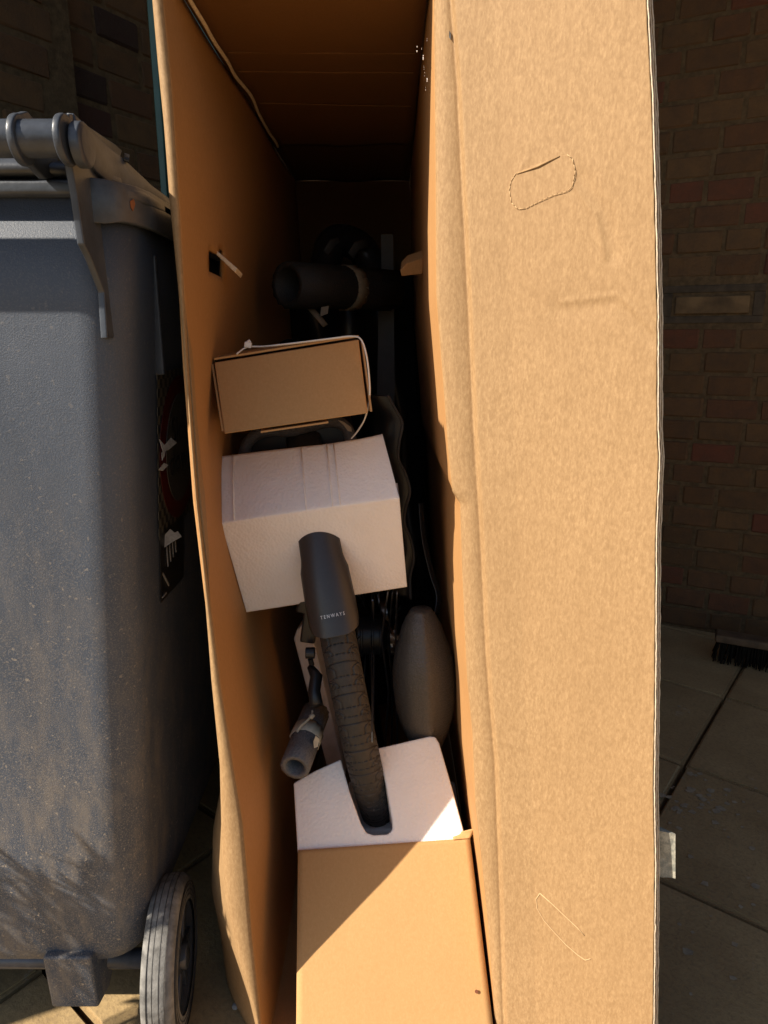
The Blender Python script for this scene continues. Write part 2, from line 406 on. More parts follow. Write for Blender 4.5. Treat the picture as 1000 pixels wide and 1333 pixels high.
# pier: the near part of the left wall stands a little proud
cp = on(83, 80, LP, ln_); sp_ = (cp-LP).dot(ldv)
pier, _, _ = brick_wall(LP+ln_*.035, LAZ, 1, sp_-.42, sp_, 2.5, 'reddish brick pier standing proud of the wall at the top left', thick=.035)
roof = MB().prism([LP+ldv*(-.15)+Vector((0, 0, 2.56)), LP+ldv*(lcs+.05)+Vector((0, 0, 2.56)), RP+rdv*2.3+Vector((0, 0, 2.56)), Vector((3.1, -.7, 2.56)), Vector((.55, -.7, 2.56)), Vector((.25, .9, 2.56))], (0, 0, .12))
tag(link('added_shade_roof', roof, M_MORTAR), 'added flat roof out of view, shading the brick corner', 'roof')  # unseen slab, added to keep skylight off the walls and paving
# air brick: a recessed frame with one long plate in it
fr = MB(); zc_, hc_ = (vz0+vz1)/2, (vz1-vz0)
sc_, wc_ = (vs0+vs1)/2, vs1-vs0
Rr = Matrix.Rotation(math.atan2(rdv.y, rdv.x), 3, 'Z')
def wp(s, z, out): return RP+rdv*s+rn_*out+Vector((0, 0, z))
for (s, z, w_, h_) in ((sc_, vz1-.012, wc_, .020), (sc_, vz0+.012, wc_, .020), (vs0+.014, zc_, .028, hc_-.045), (vs1-.014, zc_, .028, hc_-.045)):
    fr.box(wp(s, z, -.006), (w_, .012, h_), Rr)
link('air_brick_frame', fr, plain('sooty_render', (0.07, 0.05, 0.03), 0.95, 0.35, 30, 0.6), wall_r, bevel=.002)
link('air_brick_plate', MB().box(wp(sc_, zc_-.002, -.002), (wc_-.075, .016, hc_-.062), Rr), plain('stained_terracotta', (0.13, 0.08, 0.035), 0.9, 0.5, 18, 0.5), wall_r, bevel=.003)

# ================================================================== the big bicycle box
LEAN = math.tan(math.radians(4)); Y0 = .745
def rimY(z): return Y0+(z-CAM_H)*LEAN
RN = Vector((0, 1, -LEAN)); RPT = Vector((0, Y0, CAM_H))
def rim(x, y): return on(x, y, RPT, RN)
def curve(pts):
    out = []
    for x, y in pts:
        p = rim(x, y); out.append((p.z, p.x))
    return lerp_fn(out)
A_ = curve([(212, 0), (224, 120), (234, 276), (241, 400), (245, 474), (250, 540), (258, 650), (272, 770), (287, 890), (304, 1000), (316, 1072), (322, 1140), (328, 1220), (339, 1324)])
B_ = curve([(196, 0), (203, 80), (211, 160), (219, 264), (230, 370), (238, 454), (244, 534), (252, 630), (262, 730), (274, 890), (285, 1000), (287, 1080), (289, 1124), (293, 1180), (312, 1260), (331, 1324)])
RI_ = curve([(565, 0), (567, 200), (568, 383), (577, 497), (584, 592), (589, 640), (599, 655), (602, 749), (608, 882), (615, 952), (619, 1048), (626, 1110), (635, 1200), (645, 1333)])
RC_ = curve([(581, 0), (590, 113), (598, 270), (605, 405), (612, 563), (617, 640), (622, 720), (628, 842), (640, 985), (645, 1127), (650, 1294), (652, 1333)])
def rfplane(x, y): return on(x, y, RPT+Vector((0, -.105, 0)), RN)
pts = [(841, 0), (848, 135), (852, 270), (855, 405), (855, 563), (857, 594), (853, 700), (852, 890), (850, 1032), (852, 1127), (850, 1333)]
RF_ = lerp_fn([(rfplane(x, y).z, rfplane(x, y).x) for x, y in pts])
H, T, DEP = 1.275, .0055, .95
Dv = Vector((0.012, math.cos(math.radians(4)), -math.sin(math.radians(4))))
box = thing('bicycle_box', (-.03, 1.15, 0), 'huge open brown cardboard box standing on end with packed bike inside', 'cardboard box')
def wob(a, b, k, amp): return amp*pnoise(Vector((a, b, k)))
def bow(z, d): return .029*math.sin(math.pi*min(1, d/.7))*math.exp(-((z-.76)/.24)**2)
def side(fnx, sgn, k):
    def f(u, v):
        z = v*H; d = (u**1.3)*DEP
        p = Vector((fnx(z), rimY(z), z)) + Dv*d
        if sgn < 0: p.x -= bow(z, d)
        p.x += wob(d*3, z*2.2, k, .006)*min(1, d*8); p.z += d*.069*v if v < .98 else d*.069
        p.z = max(p.z, 0.004) if v < .05 else p.z
        return p
    return f
NV = 110
# left wall with its hand hole
hole = [rim(272, 330), ]
def left_surface(): return side(A_, -1, 3.1)
lw = MB()
fl = left_surface(); nu, nv = 60, 150
hc = on(284, 343, Vector((-.215, 0, 0)), (1, 0, 0))            # hand hole, on the wall some 18 cm behind the rim
vs = [fl(i/(nu-1), j/(nv-1)) for j in range(nv) for i in range(nu)]
fs = []
HOLE = []
for j in range(nv-1):
    for i in range(nu-1):
        q = (j*nu+i, j*nu+i+1, (j+1)*nu+i+1, (j+1)*nu+i)
        c = sum((vs[k] for k in q), Vector())/4
        px, py, _ = project(c)
        if 271 < px < 291 and 327 < py < 361 and (px-271)/20 + (361-py)/34 > .35 and (px-271)/20+(361-py)/34 < 1.95:
            HOLE.append(c); continue
        fs.append(q)
lw.add(vs, fs)
link('side_panel', lw, M_INNER, box, solid=(T, (-1, 0, 0)), smooth=True)
if HOLE:
    hcen = sum(HOLE, Vector())/len(HOLE)
    tb = MB().prism([atY(x, y, hcen.y) for x, y in ((276, 326), (281, 325), (309, 349), (306, 355))], Vector((0, .035, -.004)))
    link('handle_tab', tb, M_CUT, box, bevel=.001)
rw = MB().grid(side(RI_, 1, 8.4), 46, NV)
link('side_panel', rw, M_INNER, box, solid=(T, (1, 0, 0)), smooth=True)
# the hand tab pushed in through the right panel
rz = .985; rx = RI_(rz)
tp = Vector((rx, Y0+.30, 1.022))
tb = MB().prism([tp+Vector((.002, 0, .012)), tp+Vector((-.022, -.010, .003)), tp+Vector((-.031, -.008, -.006)), tp+Vector((-.029, -.004, -.014)), tp+Vector((.002, .004, -.010))], Vector((.002, .022, .014)))
link('handle_tab', tb, M_INNER, box, bevel=.0015)
# back, top and bottom panels
def topf(u, v):
    zt = H; y = v*DEP
    p = Vector((A_(zt)*(1-u)+RI_(zt)*u, rimY(zt), zt))+Dv*y; p.z += y*.069 + wob(u*3, v*3, 5, .004); return p
link('top_panel', MB().grid(topf, 14, 30), M_INNER_SHADED, box, solid=(T, (0, 0, 1)), smooth=True)
def inner_flap(u, v):
    p = topf(.055+u*.93, .02+v*.62); p.z -= .010+.003*math.sin(v*9); p.x += wob(v*6, u, 2, .006)*(1-u); return p
link('inner_flap', MB().grid(inner_flap, 16, 40), M_INNER_SHADED, box, solid=(T*.8, (0, 0, 1)), smooth=True)
def ridge(u, v):
    q = inner_flap(0, u); return q+Vector((math.cos(v*6.283)*.0022, 0, math.sin(v*6.283)*.0030-.001))
link('cut_edge', MB().grid(ridge, 40, 7), M_CUT, box, smooth=True)
for zf in (.62, .40, .28):
    q0, q1 = inner_flap(.03, zf), inner_flap(.97, zf+.015)
    link('crease', MB().tube([q0-Vector((0, 0, .0008)), (q0+q1)/2-Vector((0, 0, .0012)), q1-Vector((0, 0, .0008))], .0012, 6), M_INNER_SHADED, box)
fb = [Vector((A_(z), rimY(z), z))+Dv*DEP+Vector((0, 0, DEP*.069)) for z in (.06, H)]; fb2 = [Vector((RI_(z), rimY(z), z))+Dv*DEP+Vector((0, 0, DEP*.069)) for z in (H, .06)]
for p in (fb[0], fb2[1]): p.z = .003
link('back_panel', MB().prism([fb[0], fb[1], fb2[0], fb2[1]], (0, T, 0)), M_INNER_SHADED, box)
link('bottom_panel', MB().prism([(A_(.01), rimY(0), .003), (RI_(.01), rimY(0), .003), (fb2[1].x, fb2[1].y, .003), (fb[0].x, fb[0].y, .003)], (0, 0, T)), M_INNER, box)
# left flap, folded right back along the outside
def splay(z):
    return float(np.interp(z, [0, .15, .35, .6, .85, 1.3], [.085, .072, .022, .010, .003, .002]))
def lflap(u, v):
    z = v*1.27+.003; a = Vector((A_(z), rimY(z), z)); b = Vector((B_(z), rimY(z)+.004, z))
    if u < .25:
        k = u/.25; ang = k*math.pi*.5
        p = a*(1-k)+b*k; p.y += -.004*math.sin(k*math.pi)-.001; return p
    k = (u-.25)/.75
    return b+Vector((-splay(z)*k*(1+.25*math.sin(k*3))-bow(z, .16*k), .16*k, 0))+Vector((wob(z*4, k, 6, .004)*k, 0, 0))
link('flap', MB().grid(lflap, 24, 130), M_CARD, box, 'flap folded back against the wheelie bin', smooth=True, solid=(T, (1, .3, 0)))
# right flap, swung wide open towards the light: fold band, then the flat panel with its marks
def seg_d(px, py, a, b):
    ax, ay = a; bx, by = b; dx, dy = bx-ax, by-ay; t = np.clip(((px-ax)*dx+(py-ay)*dy)/(dx*dx+dy*dy), 0, 1)
    return np.hypot(px-ax-t*dx, py-ay-t*dy)
def flap_pt(z, k):
    c = Vector((RC_(z), rimY(z)-.010, z)); e = Vector((RF_(z), rimY(z)-.105, z)); return c*(1-k)+e*k
cr1 = [(745, 238), (757, 255), (775, 280), (782, 305), (788, 335)]
cr2 = [(732, 393), (760, 390), (785, 387), (803, 383), (820, 398), (850, 428)]
cr3 = [(668, 245), (680, 215), (690, 205)]
cr4 = [(640, 960), (660, 965), (676, 972)]
NZ, NK = 560, 170
Z = np.linspace(.006, 1.285, NZ)
base_pts = np.array([[tuple(flap_pt(z, k/(NK-1))) for k in range(NK)] for z in Z])
rel = base_pts-np.array(EYE); zc = rel@np.array(FW)
PX = 500+F*(rel@np.array(RT))/zc; PY = 666.5-F*(rel@np.array(UP))/zc
nrm = np.array((-.42, -.9, 0)); nrm /= np.linalg.norm(nrm)
hgt = np.zeros((NZ, NK))
def folds(poly, amp, w):
    global hgt
    d = np.min([seg_d(PX, PY, poly[i], poly[i+1]) for i in range(len(poly)-1)], axis=0); hgt = hgt+amp*np.exp(-(d/w)**2)
def dents(poly, amp, w, shift):
    folds([(x+shift[0], y+shift[1]) for x, y in poly], amp, w)
folds(cr1, .0008, 4); dents(cr1, -.0012, 12, (12, -4)); folds(cr2, .0008, 4); dents(cr2, -.0012, 15, (0, 10)); folds(cr3, .0005, 3); folds(cr4, .0006, 2)
for j in range(NZ):
    for k in range(NK):
        hgt[j, k] += .0020*pnoise(Vector((Z[j]*3, k/NK*1.2, 4))) + .00045*pnoise(Vector((Z[j]*22, k/NK*5, 9)))
# shallow score bead beside the crease
kk = np.linspace(0, 1, NK); hgt += (.0034/(1+np.exp(-(kk-.036)/.0035)) - .0034*np.clip((kk-.055)/.20, 0, 1) - .0020*np.exp(-((kk-.012)/.012)**2))[None, :]
hgt[:, -1] += [.0006*pnoise(Vector((z*60, 1, 1))) for z in Z]
fpts = base_pts+nrm*hgt[..., None]
fm = MB(); fm.add([tuple(p) for p in fpts.reshape(-1, 3)], [(j*NK+k, j*NK+k+1, (j+1)*NK+k+1, (j+1)*NK+k) for j in range(NZ-1) for k in range(NK-1)])
# fold band joining it to the right side panel
nb = 10; nb0 = len(fm.v)
for j, z in enumerate(Z):
    a = Vector((RI_(z), rimY(z), z)); c = Vector(fpts[j, 0])
    for i in range(nb):
        k = i/(nb-1); p = a*(1-k)+c*k; bulge = math.sin(k*math.pi)
        p.y -= .002*bulge; p.x += wob(z*5, k, 7, .0012)*bulge; fm.v.append(tuple(p))
for j in range(NZ-1):
    for i in range(nb-1): fm.f.append((nb0+j*nb+i, nb0+j*nb+i+1, nb0+(j+1)*nb+i+1, nb0+(j+1)*nb+i))
rflap = link('flap', fm, M_CARD, box, 'bright sunlit flap swung open with a perforated handle', smooth=True, solid=(T, (.42, .9, 0)), weld=.00002)
# its cut edge: two wavy flutes between three liners
ce = MB(); ce2 = MB(); tdir = -Vector(nrm)
for m_, off, amp in ((ce, .0008, .0), (ce, .0052, .0), (ce, .0030, .0)):
    pr = []
    for j in range(0, NZ, 2):
        e = Vector(fpts[j, -1])+tdir*off+Vector((.0008+off*.75+.0007*pnoise(Vector((Z[j]*140, off*900, 2))), 0, 0)); pr.append(e)
    m_.tube(pr, .00075, 5)
for off in (.0019, .0041):
    pr = [Vector(fpts[j, -1])+tdir*(off+.0009*math.sin(Z[j]*2*math.pi/.0075))+Vector((.0008+off*.75, 0, 0)) for j in range(NZ)]
    ce2.tube(pr, .0004, 4)
link('cut_edge', ce, M_CUT, rflap, smooth=True)
link('corrugation', ce2, M_CARD, rflap, smooth=True)
def on_flap(x, y, out=.0):
    d = (PX-x)**2+(PY-y)**2; j, k = np.unravel_index(np.argmin(d), d.shape)
    n3 = Vector(nrm); return on(x, y, Vector(fpts[j, k])+n3*out, n3)
# perforated hand slot, not yet pushed through
slot = [(672, 225), (690, 217), (712, 209), (729, 203), (738, 201), (745, 206), (749, 222), (745, 243), (738, 249), (720, 254), (700, 263), (684, 271), (674, 272), (666, 264), (663, 248), (665, 236)]
mt = MB().prism([on_flap(x, y, .0005) for x, y in slot], Vector(nrm)*-.0022)
link('handle_tab', mt, M_CARD, rflap, bevel=.0005)
pf = MB(); L_ = slot[4:]+slot[:1]
for i in range(len(L_)-1):
    a, b = on_flap(*L_[i], .0010), on_flap(*L_[i+1], .0010); n_ = max(1, int((b-a).length/.004))
    for q in range(n_): pf.tube([a.lerp(b, (q+.05)/n_), a.lerp(b, (q+.9)/n_)], .00032, 5)
link('perforation', pf, M_LINE, rflap, smooth=True)
cl = MB(); a, b = on_flap(673, 226, .0006), on_flap(729, 203, .0006); cl.tube([a, a.lerp(b, .5)+Vector((0, 0, -.001)), b], [.0006, .0016, .0006], 6, flat=.6)
link('slot_crease', cl, M_CARD, rflap, smooth=True)
sl2 = [[(703, 1163), (718, 1176), (736, 1193), (752, 1208), (761, 1218)], [(703, 1163), (698, 1170), (699, 1182), (708, 1198), (722, 1214), (737, 1230), (752, 1243), (762, 1250), (769, 1248)]]
pf = MB()
for L_ in sl2: pf.tube([on_flap(x, y, .0004) for x, y in L_], .00045, 6)
link('perforation', pf, M_LINE, rflap, 'half torn perforated slot low on the flap', smooth=True)
# clear dusty tape end sticking out past the edge
tq = [rfplane(x, y) for x, y in ((846, 1088), (868, 1091), (884, 1094), (885, 1154), (870, 1155), (848, 1152))]
tpm = MB().prism([p+Vector((0, .012+.004*math.sin(i*2), 0)) for i, p in enumerate(tq)], (0, .0012, 0))
m_tape2, nt, b = nodes_of('dusty_clear_tape'); co = coords(nt)
nt.links.new(ramp(nt, noise(nt, co, 150, 4, .7), [(.4, (.22, .22, .19)), (.68, (.50, .46, .36))]), b.inputs['Base Color']); b.inputs['Roughness'].default_value = .35
b.inputs['Alpha'].default_value = .9; bump(nt, b, noise(nt, co, 60, 3), .4, .002)
link('tape_strip', tpm, m_tape2, box)
# small scuff where the top of the fold is torn
link('scuff', MB().prism([on_flap(585, 40, .0012), on_flap(587, 43, .0012), on_flap(587, 52, .0012), on_flap(585, 49, .0012)], Vector(nrm)*.0006), M_GREYPL, rflap)

# ================================================================== wheelie bin
BN = Vector((-.55, 1.0, 0))
wb = thing('wheelie_bin', BN, 'dusty dark grey wheelie bin seen from behind, left of the cardboard box', 'wheelie bin')
def rrect(x0, x1, y0, y1, r, z, n=8):
    out = []
    for cx, cy, a0 in ((x1-r, y0+r, -90), (x1-r, y1-r, 0), (x0+r, y1-r, 90), (x0+r, y0+r, 180)):
        for k in range(n+1):
            a = math.radians(a0+90*k/n); out.append(Vector((cx+r*math.cos(a), cy+r*math.sin(a), z)))
    return out
def bx(z): return float(np.interp(z, [.1, 1.05], [-.316, -.250]))
rings = []
for z in (.122, .126, .139, .16, .2, .35, .5, .65, .8, .95, 1.056):
    ins = {.122: .045, .126: .022, .139: .007}.get(z, 0)
    xr = bx(z)-ins; xl = -1.09-bx(z)*1.0+ins if False else -.835+(1.05-z)*.05+ins
    y0 = .70+(1.03-z)*.012+ins; y1 = 1.30-(1.03-z)*.12-ins
    rings.append(rrect(xl, xr, y0, y1, .046, z))
body = link('body', MB().loft(rings), M_BIN, wb, smooth=True)
# collar under the lid
rings = [rrect(-.85, -.238, .688, 1.325, .065, z) for z in (1.050, 1.052, 1.062, 1.064)]
for r, k in ((rings[0], -.006), (rings[3], -.004)):
    c = sum(r, Vector())/len(r)
    for p in r: d = (p-c); d.z = 0; p += d.normalized()*k
link('collar', MB().loft(rings), M_BINLID, wb, smooth=True, bevel=.002)
bp_ = [(-.275, .690), (-.264, .696), (-.252, .710), (-.243, .730), (-.2385, .757), (-.238, .80), (-.238, 1.2)]
link('side_band', MB().loft([[Vector((x, y, 1.030-.004*(i < 2))), Vector((x, y, 1.066)), Vector((x-.007, y+.006, 1.066)), Vector((x-.007, y+.006, 1.030))] for i, (x, y) in enumerate(bp_)]), M_BINLID, wb, smooth=True, bevel=.0015)
# lid
rings = []
for z, ins, yb in ((1.068, .012, .688), (1.070, .010, .685), (1.076, .010, .685), (1.082, .016, .692), (1.094, .06, .74), (1.104, .15, .83)):
    rings.append(rrect(-.845+ins, -.252-ins, yb, 1.33-ins, .07, z))
lid = link('lid', MB().loft(rings), M_BINLID, wb, smooth=True)
# handle bar along the back
bar = MB().tube([(-.81, .647, 1.087), (-.6, .647, 1.087), (-.4, .647, 1.087), (-.2755, .647, 1.087)], .0150, 20)
hb = link('handle_bar', bar, M_BINLID, wb, smooth=True, bevel=.002)
for xx in (-.312, -.2735, -.70, -.79):
    link('hinge_ring', MB().tube([(xx-.0035, .648, 1.086), (xx+.0035, .648, 1.086)], .0205, 24), M_BINLID, hb, bevel=.002)
# hinge plates that run down the back corners
XP = -.2735
prof = [atX(x, y, XP) for x, y in ((90, 148), (98, 148), (104, 156), (150, 187), (160, 196), (150, 226), (126, 236), (134, 300), (139, 340), (150, 378), (152, 440), (140, 441), (136, 380), (119, 336), (110, 318), (100, 250), (92, 205), (86, 180))]
link('hinge_plate', MB().prism(prof, (-.007, 0, 0)), M_BINLID, wb, bevel=.0015)
lp = [Vector((-.80, p.y, p.z)) for p in prof]
link('hinge_plate', MB().prism(lp, (-.007, 0, 0)), M_BINLID, wb, bevel=.0015)
for xx in (-.309, -.70):
    lp = [Vector((xx, .645, 1.106)), Vector((xx, .66, 1.112)), Vector((xx, .71, 1.096)), Vector((xx, .71, 1.07)), Vector((xx, .68, 1.062)), Vector((xx, .65, 1.07))]
    link('hinge_lug', MB().prism(lp, (-.007, 0, 0)), M_BINLID, wb, bevel=.0015)
link('pivot_cap', MB().tube([(XP+.006, .655, 1.084), (XP+.014, .655, 1.084), (XP+.0165, .655, 1.084)], [.0185, .0185, .0145], 24), M_BINLID, wb, bevel=.001)
# lid skirt arm sweeping forward above the collar
arm = []
NA = 26
for i in range(NA):
    t = i/(NA-1)
    x = float(np.interp(t, [0, .3, .6, .85, 1], [-.273, -.267, -.253, -.242, -.238])); y = float(np.interp(t, [0, .3, .6, .85, 1], [.668, .735, .782, .812, .90]))
    zt = float(np.interp(t, [0, .15, .4, .7, 1], [1.113, 1.107, 1.097, 1.080, 1.070])); zb = float(np.interp(t, [0, .15, .3, 1], [1.088, 1.072, 1.066, 1.060]))
    arm.append([Vector((x, y, zb)), Vector((x+.002, y, (zb+zt)/2)), Vector((x, y, zt)), Vector((x-.006, y+.002, zt+.001)), Vector((x-.02, y+.005, zt-.003)), Vector((x-.02, y+.005, zb))])
link('lid_skirt', MB().loft(arm), M_BINLID, lid, smooth=True, bevel=.0012)
link('keyhole', MB().tube([(-.262, .755, 1.098), (-.258, .757, 1.097)], .006, 12, flat=.5), M_BLACK, lid)
link('rust_mark', MB().prism([on(x, y, (-.262, .70, 1.04), (.8, -.6, 0)) for x, y in ((169, 262), (174, 259), (176, 266), (173, 275), (170, 270))], (.0004, -.0003, 0)), plain('rust', (.22, .07, .02), .9), wb)
# ribs on the shaded side, axle, axle brackets, wheels
for yy in (.80, .98, 1.16):
    link('rib', MB().box((bx(.93)+.001, yy, .945), (.012, .008, .13)), M_BINLID, wb, bevel=.002)
link('axle', MB().tube([(-.80, .752, .103), (-.268, .752, .103)], .0125, 16), M_AXLE, wb, smooth=True)
for x0, x1 in ((-.434, -.372), (-.70, -.638)):
    pr = [Vector((x1, .700, .16)), Vector((x1, .705, .074)), Vector((x1, .74, .068)), Vector((x1+.0, .80, .11)), Vector((x1, .80, .16))]
    link('axle_bracket', MB().prism(pr, (x0-x1, 0, 0)), M_BIN, wb, bevel=.004)
for xc in (-.290, -.80):
    wv = Vector((xc, .755, .103)); Rw = .103
    prof = [(-.0205, .068), (-.0205, .094), (-.019, .099), (-.013, .1018), (0, .1030), (.011, .1015), (.0165, .0975), (.0195, .093), (.0205, .068)]
    def lathe(prof, n=72, jitter=0):
        rr = []
        for k in range(n+1):
            a = 2*math.pi*k/n
            rr.append([wv+Vector((x, -math.cos(a)*r*(1+(jitter*pnoise(Vector((a*3, x*80, xc))) if r > .1 else 0)), math.sin(a)*r)) for x, r in prof])
        return rr
    wheel = link('wheel', MB().loft(lathe(prof, 80, .004), closed=False, cap=False), M_TYRE, wb, smooth=True, origin=wv); wheel.rotation_euler.z = math.radians(7)
    gr = MB()
    for xg in (-.012, -.005, .003, .010):
        gr.tube([wv+Vector((xg, -math.cos(a)*.1026, math.sin(a)*.1026)) for a in np.linspace(-1.6, 2.2, 60)], .0005, 4)
    for rg in (.074, .080, .086, .090):
        gr.tube([wv+Vector((.0202, -math.cos(a)*rg, math.sin(a)*rg)) for a in np.linspace(0, 6.283, 60)], .0007, 4)
    link('tread_line', gr, M_RUBBER, wheel)
    rp = [(.012, .012), (.015, .02), (.010, .03), (.006, .055), (.016, .064), (.0195, .0685), (-.0195, .0685), (-.018, .05), (-.015, .012)]
    link('rim', MB().loft(lathe(rp, 48), closed=False, cap=False), M_BINLID, wheel, smooth=True)
    for k in range(6):
        a = k*math.pi/3+.3; d = Vector((0, -math.cos(a), math.sin(a)))
        link('spoke', MB().box(wv+d*.045+Vector((.010, 0, 0)), (.010, .052, .012), Matrix.Rotation(-a, 3, 'X')), M_BINLID, wheel, bevel=.002)
    link('hub_cap', MB().tube([wv+Vector((.010, 0, 0)), wv+Vector((.022, 0, 0))], .017, 20), M_BINLID, wheel, bevel=.002)
# stickers on the shaded right side
def bp(y, z, out): return Vector((bx(z)+out, y, z))
def patch(poly, out): return MB().prism([bp(y, z, out) for y, z in poly], (.0006, 0, 0))
sy0, sy1, sz0, sz1 = .795, .965, .682, .886
m_chk, nt, b = nodes_of('checked_vinyl'); ch = N(nt, 'ShaderNodeTexChecker'); ch.inputs['Scale'].default_value = 1.0
mp = coords(nt, (0.001, 118, 96)); nt.links.new(mp, ch.inputs['Vector']); ch.inputs['Color1'].default_value = (.12, .11, .085, 1); ch.inputs['Color2'].default_value = (.012, .012, .012, 1)
nt.links.new(ch.outputs[0], b.inputs['Base Color']); b.inputs['Roughness'].default_value = .45
stk = link('sticker', patch([(sy0, sz0), (sy1, sz0+.004), (sy1, sz1), (sy0, sz1-.003)], .0018), m_chk, wb, 'torn round red and checked sticker')
cy, czs = (sy0+sy1)/2+.002, (sz0+sz1)/2
ell = lambda ry, rz_: [(cy+ry*math.cos(a), czs+rz_*math.sin(a)) for a in np.linspace(0, 2*math.pi, 40, endpoint=False)]
link('red_ring', patch(ell(.082, .092), .0026), plain('red_vinyl', (.085, .004, .005), .4, .05, 50, 0), stk)
link('centre_oval', patch(ell(.060, .070), .0034), plain('pale_vinyl', (.07, .067, .058), .45, .08, 50, 0), stk)
def text_mesh(s, size):
    cu = bpy.data.curves.new('lettering', 'FONT'); cu.body = s; cu.size = size; cu.align_x = 'CENTER'; cu.resolution_u = 3; cu.extrude = .0002; cu.offset = size*.012
    ob = bpy.data.objects.new('lettering_source', cu); scene.collection.objects.link(ob)
    dg = bpy.context.evaluated_depsgraph_get(); me = ob.evaluated_get(dg).to_mesh()
    v = [tuple(p.co) for p in me.vertices]; f = [tuple(p.vertices) for p in me.polygons]
    ob.evaluated_get(dg).to_mesh_clear(); bpy.data.objects.remove(ob); return v, f
for s, zz in (('Slow', czs+.010), ('down', czs-.030)):
    v, f = text_mesh(s, .046)
    link('lettering', MB().add([bp(cy+x*.95, zz+y, .0044+w) for x, y, w in v], f), M_BLACK, stk, recalc=False)
torn = [[(207, 572), (214, 580), (222, 570), (230, 577), (219, 586), (212, 588)], [(210, 590), (216, 583), (214, 594), (211, 600)], [(206, 612), (213, 603), (219, 606), (212, 613)]]
for pl in torn:
    link('torn_paper', MB().prism([on(x, y, (-.248, .82, .8), (1, -.35, 0)) for x, y in pl], (.0005, 0, .0005)), M_PAPER, stk)
st2 = link('sticker', patch([(.80, .60), (.90, .60), (.90, .69), (.80, .69)], .0018), M_BLACK, wb, 'small black sticker with a peeled white corner')
link('torn_paper', MB().prism([on(x, y, (-.247, .83, .66), (.55, -1, .1)) for x, y in ((210, 716), (213, 698), (221, 689), (227, 694), (231, 692), (236, 699), (221, 708))], (.0006, 0, .0005)), M_PAPER, st2)
ln = MB()
for k in range(4): ln.box(bp(.825+k*.012, .655, .003), (.0008, .003, .03-.005*k))
ln.box(bp(.812, .606, .003), (.0008, .016, .002)); ln.box(bp(.818, .625, .003), (.0008, .003, .03), Matrix.Rotation(.7, 3, 'X'))
link('print_line', ln, M_PAPER, st2)

# ================================================================== tall green panel standing behind the bin
gp0 = atY(203, 180, 1.36)
pnl = thing('green_panel', (gp0.x+.07, 1.375, 0), 'tall dark green plastic panel glimpsed between bin and box', 'panel')
link('board', MB().box((gp0.x+.078, 1.375, .86), (.156, .018, 1.72)), M_GREEN, pnl, bevel=.003)
for xx in (.008, .148): link('edge_rib', MB().box((gp0.x+xx, 1.362, .86), (.012, .008, 1.70)), M_GREEN, pnl, bevel=.002)

# ================================================================== the bicycle
TH, PSI, WR = math.radians(10), -.09, .367
up = Vector((-math.sin(TH), 0, math.cos(TH))); back = Vector((PSI, 1, 0)).normalized(); back = (back-up*back.dot(up)).normalized()
axis = back.cross(up).normalized()               # points right
HUB = Vector((-.072, 1.183, .4146))
bike = thing('bicycle', (HUB.x, HUB.y+.3, 0), 'black bicycle packed in the box, front wheel and fender towards the camera', 'bicycle')
def wpt(phi, r, a=0): return HUB - back*(math.cos(phi)*r) + up*(math.sin(phi)*r) + axis*a
def tread_h(s, u):
    """groove pattern: s along the tyre in metres, u across -1..1; 0 on the blocks, negative in the grooves"""
    P, W = .044, .031; au = abs(u); h = 0.0
    def gv(d, w): return math.exp(-(d/w)**2)
    arc = .60*(math.sqrt(max(0, 1-min(1, au*1.02)**2))-1)
    p = (s/P-arc) % 1.0
    for off, full in ((0, True), (.25, False), (.56, False)):
        d = abs(((p-off)+.5) % 1.0-.5)*P
        if full or math.sin(au*38) < .45: h -= .0020*gv(d, .0008)
    side_ = u if u > 0 else -u*1.06
    if .03 < p < .22 and .34 < side_ < .70:
        h -= .0011*(math.sin((side_-.34)*math.pi*2/.082) > .35)
    if .25 <= p < .56:
        k = (p-.25)/.31
        h -= .0019*gv((side_-(.30+.40*k*k))*W, .0009)
        t = .88-.40*(1-abs(2*k-1)); h -= .0017*gv((side_-t)*W*.7, .0008)
    elif p >= .56:
        k = (p-.56)/.44
        h -= .0019*gv((side_-(.33+.42*max(0, k-.45)**1.5*2.2))*W, .0009)
        if side_ > .55: h -= .0015*gv((k-.55)*P*.44+(side_-.75)*.012, .0009)
    return max(h, -.0021)
def tyre_pt(phi, u, tread=True):
    rt = .0250; ang = u*math.radians(112)
    h = tread_h(phi*WR, u*1.19) if tread and abs(u) < .84 else 0
    rr = rt+h
    return wpt(phi, WR-rt+rr*math.cos(ang), rr*math.sin(ang)*.98)
wheel = thing('front_wheel', HUB, 'x', 'x'); wheel.parent = bike; wheel.location = HUB-wpos(bike)
for k in ('label', 'category'): del wheel[k]
ty = MB(); NP, NU = 1400, 110
ty.grid(lambda a, b: tyre_pt(-1.15+a*2.2, -1+2*b), NP, NU)
ty.grid(lambda a, b: tyre_pt(1.05+a*(2*math.pi-2.2), -1+2*b, False), 90, 22)
link('tyre', ty, M_RUBBER, wheel, smooth=True)
rm = []
for k in range(97):
    a = 2*math.pi*k/96; rm.append([wpt(a, r, x) for x, r in ((-.012, .335), (-.013, .320), (-.008, .308), (.008, .308), (.013, .320), (.012, .335))])
link('rim', MB().loft(rm, closed=True, cap=False), M_BLACK, wheel, smooth=True)
for k in range(28):
    a = 2*math.pi*k/28; sg = 1 if k % 2 else -1; a2 = a+(.5 if (k//2) % 2 else -.5)
    link('spoke', MB().tube([wpt(a, .310, 0), wpt(a2, .03, sg*.03+.012)], .0011, 5), M_SPOKE, wheel)
